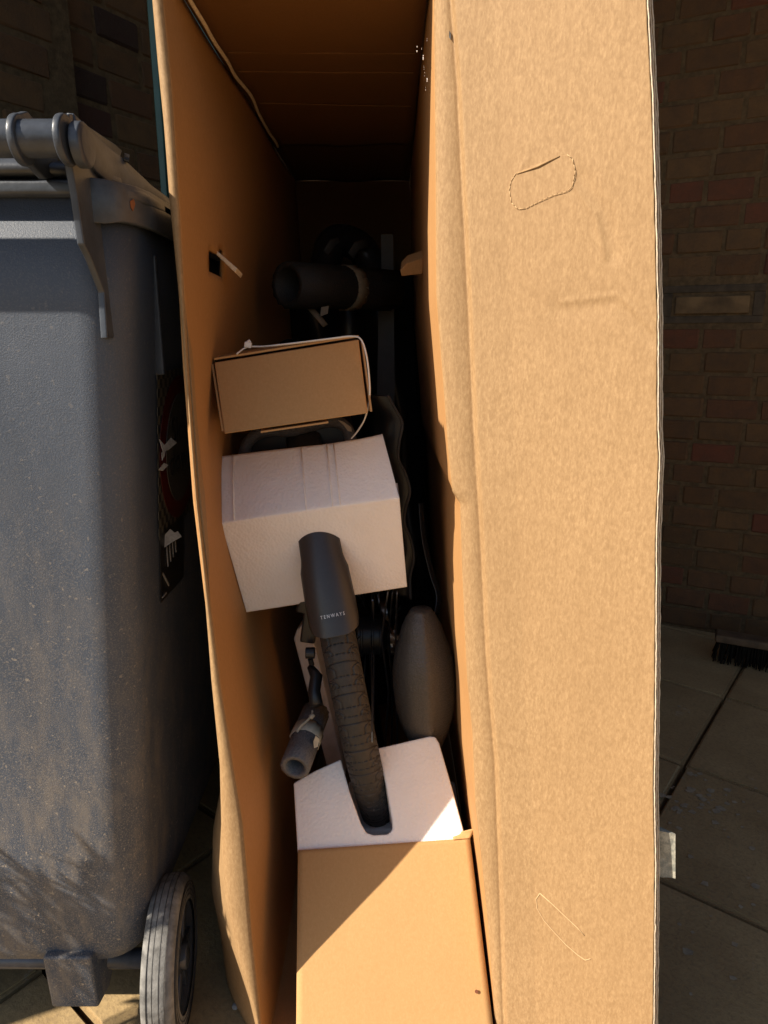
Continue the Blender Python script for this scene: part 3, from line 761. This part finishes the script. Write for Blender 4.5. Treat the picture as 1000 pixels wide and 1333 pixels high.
hubm = MB().tube([HUB-axis*.05, HUB-axis*.034, HUB-axis*.03, HUB+axis*.045, HUB+axis*.05, HUB+axis*.085], [.012, .013, .024, .024, .013, .012], 20)
link('hub', hubm, M_BLACK, wheel, smooth=True)
link('hub_band', MB().tube([HUB+axis*.0005, HUB+axis*.011], .0265, 20), M_BLACK, wheel, bevel=.001)
# disc rotor with a bright carrier, on the right of the hub
ro = []
for k in range(73):
    a = 2*math.pi*k/72; ro.append([wpt(a, r+.002*math.sin(a*18)*(r > .07), x) for x, r in ((.066, .062), (.066, .080), (.0680, .080), (.0680, .062))])
rot = link('brake_disc', MB().loft(ro, closed=True, cap=False), M_SPOKE, wheel)
ro = [[wpt(2*math.pi*k/48, r, x) for x, r in ((.069, .020), (.069, .032), (.079, .032), (.079, .020))] for k in range(49)]
link('carrier_ring', MB().loft(ro, closed=True, cap=False), M_STEEL, rot, smooth=False)
for k in range(5):
    a = k*1.2566; link('disc_arm', MB().tube([wpt(a, .028, .070), wpt(a+.35, .065, .0675)], .004, 6), M_SPOKE, rot)
# fork legs, crown and fender
for sg in (-1, 1):
    t0 = HUB+axis*(.095 if sg > 0 else -.062); t1 = HUB+up*.42-back*.02+axis*(sg*.055)
    link('fork_leg', MB().tube([t0, t0.lerp(t1, .35), t0.lerp(t1, .7), t1], [.012, .016, .018, .02], 16), M_BLACK, bike, smooth=True)
    link('dropout', MB().tube([t0-axis*sg*.010, t0+axis*sg*.012], [.014, .011], 12), M_BLACK, bike, bevel=.001)
link('fork_crown', MB().tube([HUB+up*.42-axis*.06, HUB+up*.44, HUB+up*.42+axis*.06], .024, 14), M_BLACK, bike, smooth=True)
def fw(s):   # half width of the fender, s = arc length up from its lower tip (m)
    return float(np.interp(s, [0, .003, .008, .02, .045, .092, .100, .108, .14, .3], [.015, .0245, .0312, .0338, .0340, .0325, .0300, .0285, .0275, .026]))
PH0 = .335
FR = WR+.0145
def fen_pt(s, t, out=0):
    w_ = fw(s); x = t*w_; sag = .037-math.sqrt(max(0, .037**2-x*x))
    return wpt(PH0+s/FR, FR+.002+.10*max(0, s-.03)-sag*.80+out, x)
fm_ = MB().grid(lambda a, b: fen_pt(a**1.4*.42, -1+2*b), 90, 25)
fen = link('fender', fm_, M_FENDER, bike, smooth=True, solid=(.0012, (0, 1, 0)))
v, f = text_mesh('T E N W A Y S', .0064)
w0 = max(p[0] for p in v)*2
link('lettering', MB().add([fen_pt(.0255+y, max(-.98, min(.98, (x/w0*.0320+.0005)/fw(.0255+y))), .0016+w) for x, y, w in v], f), M_PRINT, fen, recalc=False)
# frame and cables running back into the dark
link('down_tube', MB().tube([HUB+up*.47+back*.03, HUB+back*.36+up*.02+axis*.01, HUB+back*.44-up*.1], .028, 18), M_BLACK, bike, smooth=True)
link('head_tube', MB().tube([HUB+up*.44-back*.005, HUB+up*.50+back*.04], .024, 18), M_BLACK, bike, smooth=True)
link('rear_stay', MB().tube([HUB+back*.42+axis*.03, HUB+back*.2+up*.22+axis*.06, HUB+up*.30-back*.05+axis*.07], .009, 10), M_BLACK, bike, smooth=True)
for k, off in enumerate((.0, .012, .024)):
    p = [atY(505+k*6, 770, .98), atY(497+k*9, 830, 1.02), atY(506+k*5, 900, 1.06), atY(500+k*9, 990, 1.1)]
    link('cable', MB().tube([p[0].lerp(p[1], t) if t <= 1 else (p[1].lerp(p[2], t-1) if t <= 2 else p[2].lerp(p[3], t-2)) for t in np.linspace(0, 3, 16)], .0018, 6), M_SPOKE if k != 1 else M_BLACK, bike, smooth=True)
hs = [atY(x, 826, 1.075) for x in (458, 463, 466, 498, 501, 505)]
link('motor_hub', MB().tube(hs, [.020, .024, .034, .034, .026, .022], 24), M_BLACK, bike, bevel=.001)
for xx in (470, 484, 494): link('hub_flange', MB().tube([atY(xx, 826, 1.075), atY(xx+3, 826, 1.075)], .0375, 24), M_BLACK, bike, bevel=.001)
link('axle_ring', MB().pipe([atY(508, 832, 1.07), atY(511, 832, 1.07), atY(514, 832, 1.07)], .026, .016, 28), M_STEEL, bike, smooth=False)
link('axle_nut', MB().tube([atY(513, 832, 1.07), atY(523, 833, 1.07)], .009, 6), M_SPOKE, bike, bevel=.001)
for k in range(9):
    a = 2*math.pi*k/9; c = atY(484, 826, 1.075)
    link('hub_spoke', MB().tube([c+Vector((.004*(k % 2), math.cos(a)*.036, math.sin(a)*.036)), c+Vector((.006, math.cos(a+.4)*.30, math.sin(a+.4)*.26))], .0011, 5), M_SPOKE, bike)
# brake caliper and lever bits left of the tyre
cal = link('brake_caliper', MB().box(atY(404, 812, .93), (.022, .03, .05), Matrix.Rotation(.15, 3, 'Y')), M_BLACK, bike, bevel=.003)
link('bolt', MB().tube([atY(398, 850, .90), atY(410, 850, .90)], .0085, 10), M_BLACK, cal, bevel=.001)
link('bolt_tip', MB().tube([atY(404, 858, .90), atY(406, 866, .90)], .004, 8), M_BLACK, cal)
link('caliper_body', MB().box(atY(402, 784, .93), (.03, .03, .03), Matrix.Rotation(.3, 3, 'Y')), M_BLACK, cal, bevel=.004)
link('brake_hose', MB().tube([atY(404, 868, .90), atY(412, 880, .885), atY(409, 900, .875), atY(412, 918, .86)], [.005, .009, .009, .0095], 12), M_BLACK, bike, smooth=True)

# ================================================================== polystyrene block round the fender
tp0 = Vector((0, .872, 0)); tp0.z = CAM_H-.872*math.tan(PITCH)
mtop = 1.1; ntop = Vector((0, -mtop, 1)).normalized()
nfr = Vector((0, -1, -.30)).normalized()
# the ridge rises a little to the right in the picture, so tilt both faces together
ub = thing('polystyrene_block', (-.1, .95, .585), 'upper white polystyrene block slotted over the black fender', 'foam block')
def ptop(x, y): return on(x, y, tp0, ntop)
def pfr(x, y): return on(x, y, tp0, nfr)
rl = [(288, 681), (345, 672), (427, 660), (480, 653), (520, 648)]
ridge_pts = [on(x, y, tp0, (0, 1, 0)) for x, y in rl]
def top_back(x, y, yr):                               # back edge of the top face; each column runs from its ridge point
    return on(x, y, on(x, yr, tp0, (0, 1, 0)), ntop)
bk = [(287, 594), (352, 586), (425, 578), (470, 571), (498, 565)]
bot = [(321, 797), (366, 790), (430, 780), (478, 772), (530, 764)]
from itertools import chain
um = MB(); NC = 210
def interp_poly(pl, t):
    xs = np.linspace(0, 1, len(pl)); return float(np.interp(t, xs, [p[0] for p in pl])), float(np.interp(t, xs, [p[1] for p in pl]))
# profile of one column: top back, ridge (rounded), front, bottom; arched slot where the fender passes
cols = []
slot_c, slot_w = (416, 700), 24.5
DEPTHB = .16
for i in range(NC):
    t = i/(NC-1)
    r = ridge_pts[0].lerp(ridge_pts[0], 0)
    xr, yr = interp_poly(rl, t); R0 = on(xr, yr, tp0, (0, 1, 0))
    xb, yb = interp_poly(bk, t); B0 = on(xb, yb, R0, ntop)
    xf, yf = interp_poly(bot, t)
    bulge = .0
    F0 = on(xf, yf, R0, nfr)
    cols.append((B0, R0, F0, xr, yr, xf, yf))
NRt, NRf = 30, 130
V_ = []; 
for (B0, R0, F0, *_r) in cols:
    col = [B0.lerp(R0, k/NRt) for k in range(NRt)]
    c2 = [R0.lerp(F0, k/NRf) for k in range(NRf+1)]
    full = col+c2
    # soften the ridge
    sm = [full[0]]+[full[k]*.5+(full[k-1]+full[k+1])*.25 for k in range(1, len(full)-1)]+[full[-1]]
    V_.append(sm)
# slight barrel bulge at the left and right ends
nr = NRt+NRf+1
vsf = [p for c in V_ for p in c]
def in_slot(p):
    x, y, _ = project(p)
    ax = 416+(y-700)*.17; hw = 23
    if y > 716: return abs(x-ax) < (23 if y < 732 else max(18, 23-(y-732)*.5))
    return ((x-ax)/hw)**2+((y-716)/21)**2 < 1
front_faces = []
for i in range(NC-1):
    for k in range(nr-1):
        q = (i*nr+k, i*nr+k+1, (i+1)*nr+k+1, (i+1)*nr+k)
        c = sum((vsf[a] for a in q), Vector())/4
        if k >= NRt and in_slot(c): continue
        front_faces.append(q)
um.add(vsf, front_faces)
shell = link('shell', um, M_FOAM, ub, smooth=True)
md = shell.modifiers.new('thick', 'SOLIDIFY'); md.thickness = .045; md.offset = -1
ev = bpy.context.evaluated_depsgraph_get()
# make sure the thickness goes inward (away from the camera)
nav = sum((p.normal for p in shell.data.polygons), Vector())
if nav.y > 0: md.offset = 1
# closing faces left and right
for ci, nm in ((0, 'end_face'), (NC-1, 'end_face')):
    B0, R0, F0 = cols[ci][:3]
    Bk = Vector((B0.x, 1.07, B0.z-.09)); Fk = Vector((F0.x, 1.07, F0.z))
    link(nm, MB().prism([B0, R0, F0, Fk, Bk], (.0015 if ci == 0 else -.0015, 0, 0)), M_FOAM, ub)
# moulded parting lines across the top
for x0, y0, x1, y1 in ((303, 592, 305, 676), (392, 583, 399, 663), (425, 578, 433, 658), (434, 577, 443, 656)):
    a, b = on(x0, y0, on(x1, y1, tp0, (0, 1, 0)), ntop), on(x1, y1, tp0, (0, 1, 0))
    link('seam', MB().tube([a, a.lerp(b, .5), b-Vector((0, 0, .001))], .0013, 8, flat=.35), M_FOAM, ub, smooth=True)

# ================================================================== polystyrene block at the bottom, and the carton sleeve before it
e0 = Vector((0, .809, .242)); nl = Vector((0, -math.sin(math.radians(58)), math.cos(math.radians(58)))).normalized()
def plow(x, y): return on(x, y, e0, nl)
lb = thing('polystyrene_block', (.02, .90, .008), 'lower white polystyrene block with the tyre standing in its slot', 'foam block')
out_ = [(382, 1019), (410, 1003), (444, 988), (455, 1030), (470, 1072), (477, 1084), (486, 1087), (505, 1086), (511, 1080), (511, 1070), (502, 1020), (491, 974), (530, 965), (560, 958), (567, 959), (572, 967), (590, 1030), (606, 1089), (612, 1115), (390, 1135), (387, 1104)]
link('block', MB().prism([plow(x, y) for x, y in out_], Vector((0, .70, -.715))*.15), M_FOAM, lb, bevel=.0025)
link('foot', MB().box((.03, .95, .10), (.18, .12, .19)), M_FOAM, lb, bevel=.004)
npn = Vector((0, -math.sin(math.radians(52)), math.cos(math.radians(52)))).normalized()
e1 = e0+Vector((0, -.0015, .0025))
def ppan(x, y): return on(x, y, e1, npn)
sl = thing('carton_sleeve', (.02, .75, .008), 'brown carton panel below the lower polystyrene block, half in sunlight', 'carton')
NXp, NYp = 30, 50
def panel_fn(u, v):
    tl, tr, bl, br = Vector(ppan(388, 1107)), Vector(ppan(612, 1091)), Vector(ppan(385, 1400)), Vector(ppan(650, 1400))
    p = (tl*(1-u)+tr*u)*(1-v)+(bl*(1-u)+br*u)*v
    return p+npn*(.0025*math.sin(u*math.pi)*math.sin(v*2.4)+wob(u*3, v*3, 3, .0012))
fpn = link('front_panel', MB().grid(panel_fn, NXp, NYp), M_CARTON, sl, smooth=True)
md = fpn.modifiers.new('thick', 'SOLIDIFY'); md.thickness = .004; md.offset = -1 if sum((p.normal for p in fpn.data.polygons), Vector()).y < 0 else 1
for u, nm in ((0, 'side_panel'), (1, 'side_panel')):
    q = [panel_fn(u, v)+npn*-.0045 for v in (0, .5, 1)]; ql = [Vector((p.x, p.y+.10, max(.01, p.z-.09))) for p in q]
    link(nm, MB().prism([q[0], q[1], q[2], ql[2], ql[1], ql[0]], (.004 if u == 0 else -.004, 0, 0)), M_CARTON, sl)
a, b = panel_fn(.90, 0), panel_fn(1, 0)
link('curled_corner', MB().grid(lambda u, v: (a*(1-u)+b*u)+npn*(.002+.012*v*v*u)+Vector((.008*v*u, .012*v, .006*v*u)), 8, 8), M_CARTON, sl, smooth=True, solid=(.001, (0, 0, -1)))
for x, y in ((620, 1290),):
    link('scuff', MB().tube([ppan(x, y)+npn*.003, ppan(x, y)+npn*.0036], .0022, 8), plain('brown_nick', (.16, .05, .02), .9), sl)

# ================================================================== small carton and its cable tie
cY = .865
sc = thing('small_carton', (-.12, .95, .79), 'small plain brown carton lying above the upper polystyrene block', 'carton')
nc = Vector((.06, -1, .65)).normalized(); c0 = atY(380, 500, cY)
cf = [on(x, y, c0, nc) for x, y in ((279, 472), (467, 442), (479, 538), (292, 565))]
dpt = Vector((-.022, .17, .000))
link('body', MB().prism(cf, dpt), M_CARTON, sc, bevel=.0015)
# lid flaps standing slightly proud, with their edges
lidp = [cf[0]+Vector((0, .001, .003)), cf[1]+Vector((0, .001, .003)), cf[1]+dpt*.97+Vector((0, 0, .004)), cf[0]+dpt*.97+Vector((0, 0, .006))]
link('lid_flap', MB().prism(lidp, (0, 0, .0025)), M_CARTON, sc)
lidp = [cf[1]+Vector((.003, .002, -.001)), cf[2]+Vector((.003, .002, .002)), cf[2]+dpt*.95+Vector((.004, 0, 0)), cf[1]+dpt*.95+Vector((.006, 0, 0))]
link('end_flap', MB().prism(lidp, (.0025, 0, 0)), M_CARTON, sc)
lidp = [cf[0]+Vector((-.002, .003, -.002)), cf[3]+Vector((-.001, .003, .003)), cf[3]+dpt*.9+Vector((-.004, 0, 0)), cf[0]+dpt*.9+Vector((-.003, 0, 0))]
link('end_flap', MB().prism(lidp, (-.0025, 0, 0)), M_CARTON, sc)
link('bottom_flap', MB().prism([cf[3].lerp(cf[2], .25)+Vector((0, -.001, -.003)), cf[3].lerp(cf[2], .72)+Vector((0, -.001, -.003)), cf[3].lerp(cf[2], .70)+dpt*.8+Vector((0, 0, -.004)), cf[3].lerp(cf[2], .25)+dpt*.8+Vector((0, 0, -.004))], (0, 0, -.002)), M_CARTON, sc)
def smooth_path(p, n=10):
    out = []
    for i in range(len(p)-1):
        p0, p1, p2, p3 = p[max(0, i-1)], p[i], p[i+1], p[min(len(p)-1, i+2)]
        for k in range(n):
            t = k/n; out.append(.5*((2*p1)+(p2-p0)*t+(2*p0-5*p1+4*p2-p3)*t*t+(3*p1-p0-3*p2+p3)*t**3))
    return out+[p[-1]]
zt = thing('cable_tie', atY(324, 450, .90), 'thin white cable tie looped round the small brown carton', 'cable tie')
zp = smooth_path([atY(308, 461, .88), atY(322, 452, .895), atY(345, 451, .895), atY(390, 446, .89), atY(430, 441, .885), atY(458, 438, .88), atY(470, 442, .872), atY(477, 462, .866), atY(481, 495, .864), atY(481, 520, .866), atY(475, 545, .88), atY(465, 562, .90), atY(458, 570, .92)])
link('strap', MB().tube(zp, .0019, 8, flat=.55), M_ZIP, zt, smooth=True)
link('head', MB().box(atY(323, 449, .893), (.009, .006, .007), Matrix.Rotation(.2, 3, 'Y')), M_ZIP, zt, bevel=.001)
link('tail', MB().tube([atY(320, 447, .892), atY(325, 443, .892), atY(326, 446, .892)], .0015, 6), M_ZIP, zt)

# ================================================================== foam sleeves and wraps
fsl = thing('foam_sleeve', (-.12, .97, .80), 'grey foam sleeve arching behind the upper polystyrene block', 'foam sleeve')
pth = smooth_path([atY(316, 606, 1.012), atY(321, 580, 1.012), atY(333, 566, 1.012), atY(352, 561, 1.012), atY(378, 561, 1.012), atY(402, 555, 1.012), atY(425, 549, 1.012), atY(443, 551, 1.012), atY(453, 561, 1.012), atY(457, 576, 1.012), atY(458, 600, 1.012)], 8)
link('tube', MB().tube(pth, 0.009, 14), M_GFOAM, fsl, smooth=True)
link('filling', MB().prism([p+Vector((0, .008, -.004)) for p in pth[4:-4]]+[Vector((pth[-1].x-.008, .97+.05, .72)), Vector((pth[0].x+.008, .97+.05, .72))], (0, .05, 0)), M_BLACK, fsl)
link('tape', MB().prism([atY(x, y, 1.0) for x, y in ((440, 547), (447, 549), (457, 557), (458, 562), (453, 561), (447, 553))], (0, .012, 0)), M_TAPE, fsl)

fw_ = thing('foam_wrap', atY(550, 880, .92), 'dark grey barrel shaped foam wrap at the right of the tyre', 'foam wrap')
bc0, bc1 = atY(548, 793, .925), atY(556, 972, .925)
prs = []; rad = [r_*1.09 for r_ in (.014, .0215, .027, .0305, .0345, .0382, .0408, .0422, .0428, .0428, .0425, .0415, .0398, .0375, .034, .030, .025, .020)]
n_ = 120
rads = [float(np.interp(i/(n_-1), np.linspace(0, 1, len(rad)), rad))*(1+.004*math.sin(i*1.9)) for i in range(n_)]
ringsb = []
ax_ = (bc1-bc0).normalized(); sx = Vector((1, 0, 0)); sx = (sx-ax_*sx.dot(ax_)).normalized(); sy = ax_.cross(sx)
for i in range(n_):
    c = bc0.lerp(bc1, i/(n_-1)); rg = []
    for k in range(48):
        a = 2*math.pi*k/48
        da = ((a-math.atan2(Vector((.06, -1, .15)).dot(sy), Vector((.06, -1, .15)).dot(sx))+math.pi) % (2*math.pi))-math.pi
        r = rads[i]*(1+.075*math.exp(-abs(da/.17)**1.4)); rg.append(c+sx*math.cos(a)*r+sy*math.sin(a)*r)
    ringsb.append(rg)
link('wrap', MB().loft(ringsb), M_DFOAM, fw_, smooth=True)
link('core', MB().tube([bc0+ax_*.01, bc1+ax_*.03], .010, 12), M_BLACK, fw_, smooth=True)

ls = thing('foam_sleeve', atY(392, 965, .86), 'short grey foam sleeve bound with beige tape at the left of the tyre', 'foam sleeve')
s0, s1 = atY(411, 927, .925), atY(384, 999, .815)
link('tube', MB().pipe([s0, s0.lerp(s1, .3), s0.lerp(s1, .55)+Vector((.001, 0, .001)), s0.lerp(s1, .8), s1], .0205, .0135, 28), M_GFOAM, ls, smooth=True)
dl = (s1-s0)
def band(a, b, r): return MB().pipe([s0+dl*a, s0+dl*(a+b)/2, s0+dl*b], r, r-.0012, 28)
link('tape', band(.36, .56, .0222), M_TAPE, ls, smooth=True)
link('tape_end', MB().prism([atY(x, y, .838) for x, y in ((411, 958), (416, 962), (414, 972), (409, 974), (408, 966))], (0, .003, 0)), M_TAPE, ls)
link('tape_tail', MB().tube(smooth_path([atY(387, 953, .855), atY(392, 945, .858), atY(400, 938, .868), atY(406, 931, .875), atY(407, 925, .88)]), .0022, 8, flat=.5), M_TAPE, ls, smooth=True)
link('tape_knot', MB().tube([atY(404, 934, .872), atY(409, 930, .874)], [.004, .003], 8), M_TAPE, ls, smooth=True)

fsht = thing('foam_sheet', atY(410, 900, 1.0), 'pale beige foam sheet standing between left panel and tyre', 'foam sheet')
link('sheet', MB().prism([atY(x, y, 1.0) for x, y in ((382, 832), (386, 820), (394, 812), (404, 815), (450, 1010), (428, 1010))], (.02, .16, 0)), M_BEIGE, fsht, bevel=.003)

rl_ = thing('foam_roll', atY(425, 380, 1.22), 'dim grey foam roll tied with tape, deep inside the box', 'foam roll')
a, b = atY(374, 371, 1.12), atY(508, 378, 1.32)
link('tube', MB().pipe([a, a.lerp(b, .4), a.lerp(b, .7), b], .035, .026, 28), M_FOAM_SHADED, rl_, smooth=True)
link('tape', MB().pipe([a.lerp(b, .50), a.lerp(b, .55), a.lerp(b, .60)], .0368, .0355, 28), M_TAPE_SHADED, rl_, smooth=True)
link('tape_tail', MB().tube([atY(403, 400, 1.16), atY(414, 412, 1.155), atY(424, 424, 1.15)], .006, 8, flat=.25), M_TAPE_SHADED, rl_, smooth=True)
link('tape_knot', MB().prism([atY(x, y, 1.15) for x, y in ((418, 400), (428, 398), (427, 408), (417, 412))], (0, .004, 0)), M_TAPE_SHADED, rl_)
bg_ = thing('packed_bag', atY(440, 330, 1.38), 'black wrapped bundle in the darkest depth of the box', 'bundle')
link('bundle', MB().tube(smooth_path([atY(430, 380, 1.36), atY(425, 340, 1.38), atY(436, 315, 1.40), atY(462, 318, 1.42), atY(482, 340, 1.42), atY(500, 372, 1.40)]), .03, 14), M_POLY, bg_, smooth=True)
for x, y in ((430, 322), (462, 325)):
    link('band', MB().tube([atY(x-5, y+8, 1.352), atY(x+2, y-4, 1.36), atY(x+16, y-8, 1.38)], .009, 8, flat=.3), M_GREYPL, bg_, smooth=True)
bs = thing('darkening_sheet', (-.05, 1.5, .1), 'added black sheet that darkens the back of the box', 'plastic wrap')  # added only to make the depth of the box read as black shade
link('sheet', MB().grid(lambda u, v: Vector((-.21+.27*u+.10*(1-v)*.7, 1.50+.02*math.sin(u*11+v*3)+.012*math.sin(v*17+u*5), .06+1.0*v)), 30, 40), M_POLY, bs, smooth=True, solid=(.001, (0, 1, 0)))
gs = thing('grey_board', atY(505, 420, 1.36), 'narrow grey board standing upright at the right, deep in the box', 'board')
link('upper_half', MB().prism([atY(x, y, 1.36) for x, y in ((496, 305), (512, 305), (513, 398), (497, 398))], (.0, .02, 0)), M_GREYPL, gs)
link('lower_half', MB().prism([atY(x, y, 1.355) for x, y in ((493, 401), (513, 401), (515, 640), (488, 640))], (.0, .02, 0)), M_GREYPL, gs)
ws = thing('plastic_sheet', atY(525, 640, 1.08), 'black plastic sheet with a wavy edge right of the polystyrene block', 'plastic sheet')
wv_ = [(505, 515), (516, 535), (524, 552), (520, 575), (519, 598), (528, 617), (534, 640), (528, 662), (527, 682), (535, 703), (539, 727), (534, 752), (535, 780)]
wpth = smooth_path([atY(x, y, 1.02+.001*i) for i, (x, y) in enumerate(wv_)], 6)
link('sheet', MB().add(wpth+[p+Vector((-.06, .05, 0)) for p in wpth], [(i, i+1, len(wpth)+i+1, len(wpth)+i) for i in range(len(wpth)-1)]), M_POLY, ws, smooth=True, solid=(.001, (0, 1, 0)))
link('rolled_edge', MB().tube(wpth, .0022, 8), M_GREYPL, ws, smooth=True)
stp = thing('strap', atY(560, 730, 1.0), 'dark grey strap hanging beside the right panel', 'strap')
link('webbing', MB().tube(smooth_path([atY(548, 655, 1.02), atY(552, 700, 1.01), atY(562, 745, 1.0), atY(571, 775, .99), atY(568, 800, .98)]), .006, 10, flat=.3), M_POLY, stp, smooth=True)

# ================================================================== broom by the right wall, small litter
br0 = atZ(932, 858, 0.0); br = thing('broom', br0+rdv*.15, 'black bristled broom head on the floor below the brick wall', 'broom')
bd = rdv; bo = rn_*.0
ctr = br0+rdv*.16+Vector((0, 0, .075))-rn_*.0
R3 = Matrix.Rotation(math.atan2(bd.y, bd.x), 3, 'Z')
link('head', MB().box(ctr, (.34, .055, .024), R3), plain('old_broom_wood', (.10, .06, .03), .8, .4, 40, .4), br, bevel=.006)
brs = MB(); r5 = random.Random(2)
for i in range(60):
    for j in range(5):
        s = -.16+.32*i/59+r5.uniform(-.003, .003); t = -.02+.04*j/4
        p = ctr+bd*s+rn_*t+Vector((0, 0, -.010)); q = p+Vector((0, 0, -.062+r5.uniform(-.004, .006)))+rn_*(t*.5+r5.uniform(-.006, .006))+bd*(s*.05+r5.uniform(-.006, .006))
        brs.tube([p, q], [.0022, .0016], 4)
link('bristles', brs, plain('dark_bristle', (0.012, 0.009, 0.006), 1.0, .3, 60, 0, 0.1), br, kind='stuff')
link('handle', MB().tube([ctr+Vector((0, 0, .01))+bd*.02, ctr+bd*.06+rn_*(-.10)+Vector((0, 0, .6)), ctr+bd*.10+rn_*(-.20)+Vector((0, 0, 1.2))], .012, 12), plain('pale_pink_wood', (.5, .33, .27), .6), br, smooth=True)
ro_ = random.Random(11)
def pebble(name, p, r, mat, label, group=None):
    bm = bmesh.new(); bmesh.ops.create_icosphere(bm, subdivisions=2, radius=r)
    for v in bm.verts: v.co *= 1+.35*pnoise(v.co*90+Vector((r*900, 1, 2)))
    for v in bm.verts: v.co.z *= .6
    me = bpy.data.meshes.new(name); bm.to_mesh(me); bm.free(); me.materials.append(mat)
    o = bpy.data.objects.new(name, me); scene.collection.objects.link(o); o.location = (p.x, p.y, p.z+r*.5); tag(o, label, 'pebble', group)
pebble('pebble', atZ(307, 1311, 0), .005, M_PAPER, 'tiny white pebble on the paving between bin wheel and box')
# flakes of old paint on the shaded paving
fl_ = MB()
for i in range(70):
    x, y = (ro_.gauss(915, 28), ro_.gauss(1045, 16)) if i < 46 else (ro_.uniform(870, 990), ro_.uniform(870, 1300))
    c = atZ(x, y, .0006); n_ = ro_.randint(4, 6); r = ro_.uniform(.003, .011); a0 = ro_.uniform(0, 6)
    fl_.add([c+Vector((math.cos(a0+k*6.283/n_)*r*ro_.uniform(.5, 1.2), math.sin(a0+k*6.283/n_)*r*ro_.uniform(.5, 1), .0004*ro_.random())) for k in range(n_)], [tuple(range(n_))])
link('paint_flakes', fl_, plain('chalky_flake', (.34, .28, .19), .9), kind='stuff')

# ================================================================== a shrub left of the frame, whose twigs throw the soft leaf shadow on the bin
tw = random.Random(21)
sb = thing('garden_shrub', (-1.42, .18, 0), 'leafy shrub growing beside the paving left of the bin', 'shrub')
lf = MB(); st = MB()
targets = [Vector((-.44+tw.uniform(-.08, .11), .705, .205+tw.uniform(-.07, .08))) for _ in range(46)]
for tgt in targets:
    k = tw.uniform(.55, .95); c = tgt - ldir*k
    for m_ in range(3):
        d = Vector((tw.uniform(-1, 1), tw.uniform(-1, 1), tw.uniform(-.6, .6))).normalized(); s = d.cross(Vector((.3, .2, 1))).normalized()
        c2 = c+d*.02; lf.add([c2-d*.028, c2+s*.006, c2+d*.028, c2-s*.006], [(0, 1, 2, 3)])
    st.tube([Vector((-1.42, .18, 0)), Vector((-1.40, .2, .4)), c], [.008, .005, .0012], 5)
link('foliage', lf, plain('dark_leaf', (.05, .09, .03), .6), sb, recalc=False)
link('stem', st, plain('twig_bark', (.09, .06, .04), .9), sb)

# white crumbs of polystyrene clinging to the right inner wall
cb = MB(); rc = random.Random(8)
for x, y, r in ((543, 64, 2.2), (551, 75, 2.0), (556, 105, 1.6), (556, 51, 1.4), (549, 62, 1), (553, 96, .8), (554, 115, .8), (552, 88, .7)):
    c = atY(x, y, .80); c.x = min(c.x, RI_(c.z)-.002)
    for q in range(3):
        o_ = c+Vector((0, rc.uniform(-.002, .002), rc.uniform(-.002, .002))); cb.box(o_, (r*.0004, r*.0004, r*.0005), Matrix.Rotation(rc.uniform(0, 3), 3, 'X'))
link('foam_crumbs', cb, M_FOAM, kind='stuff')
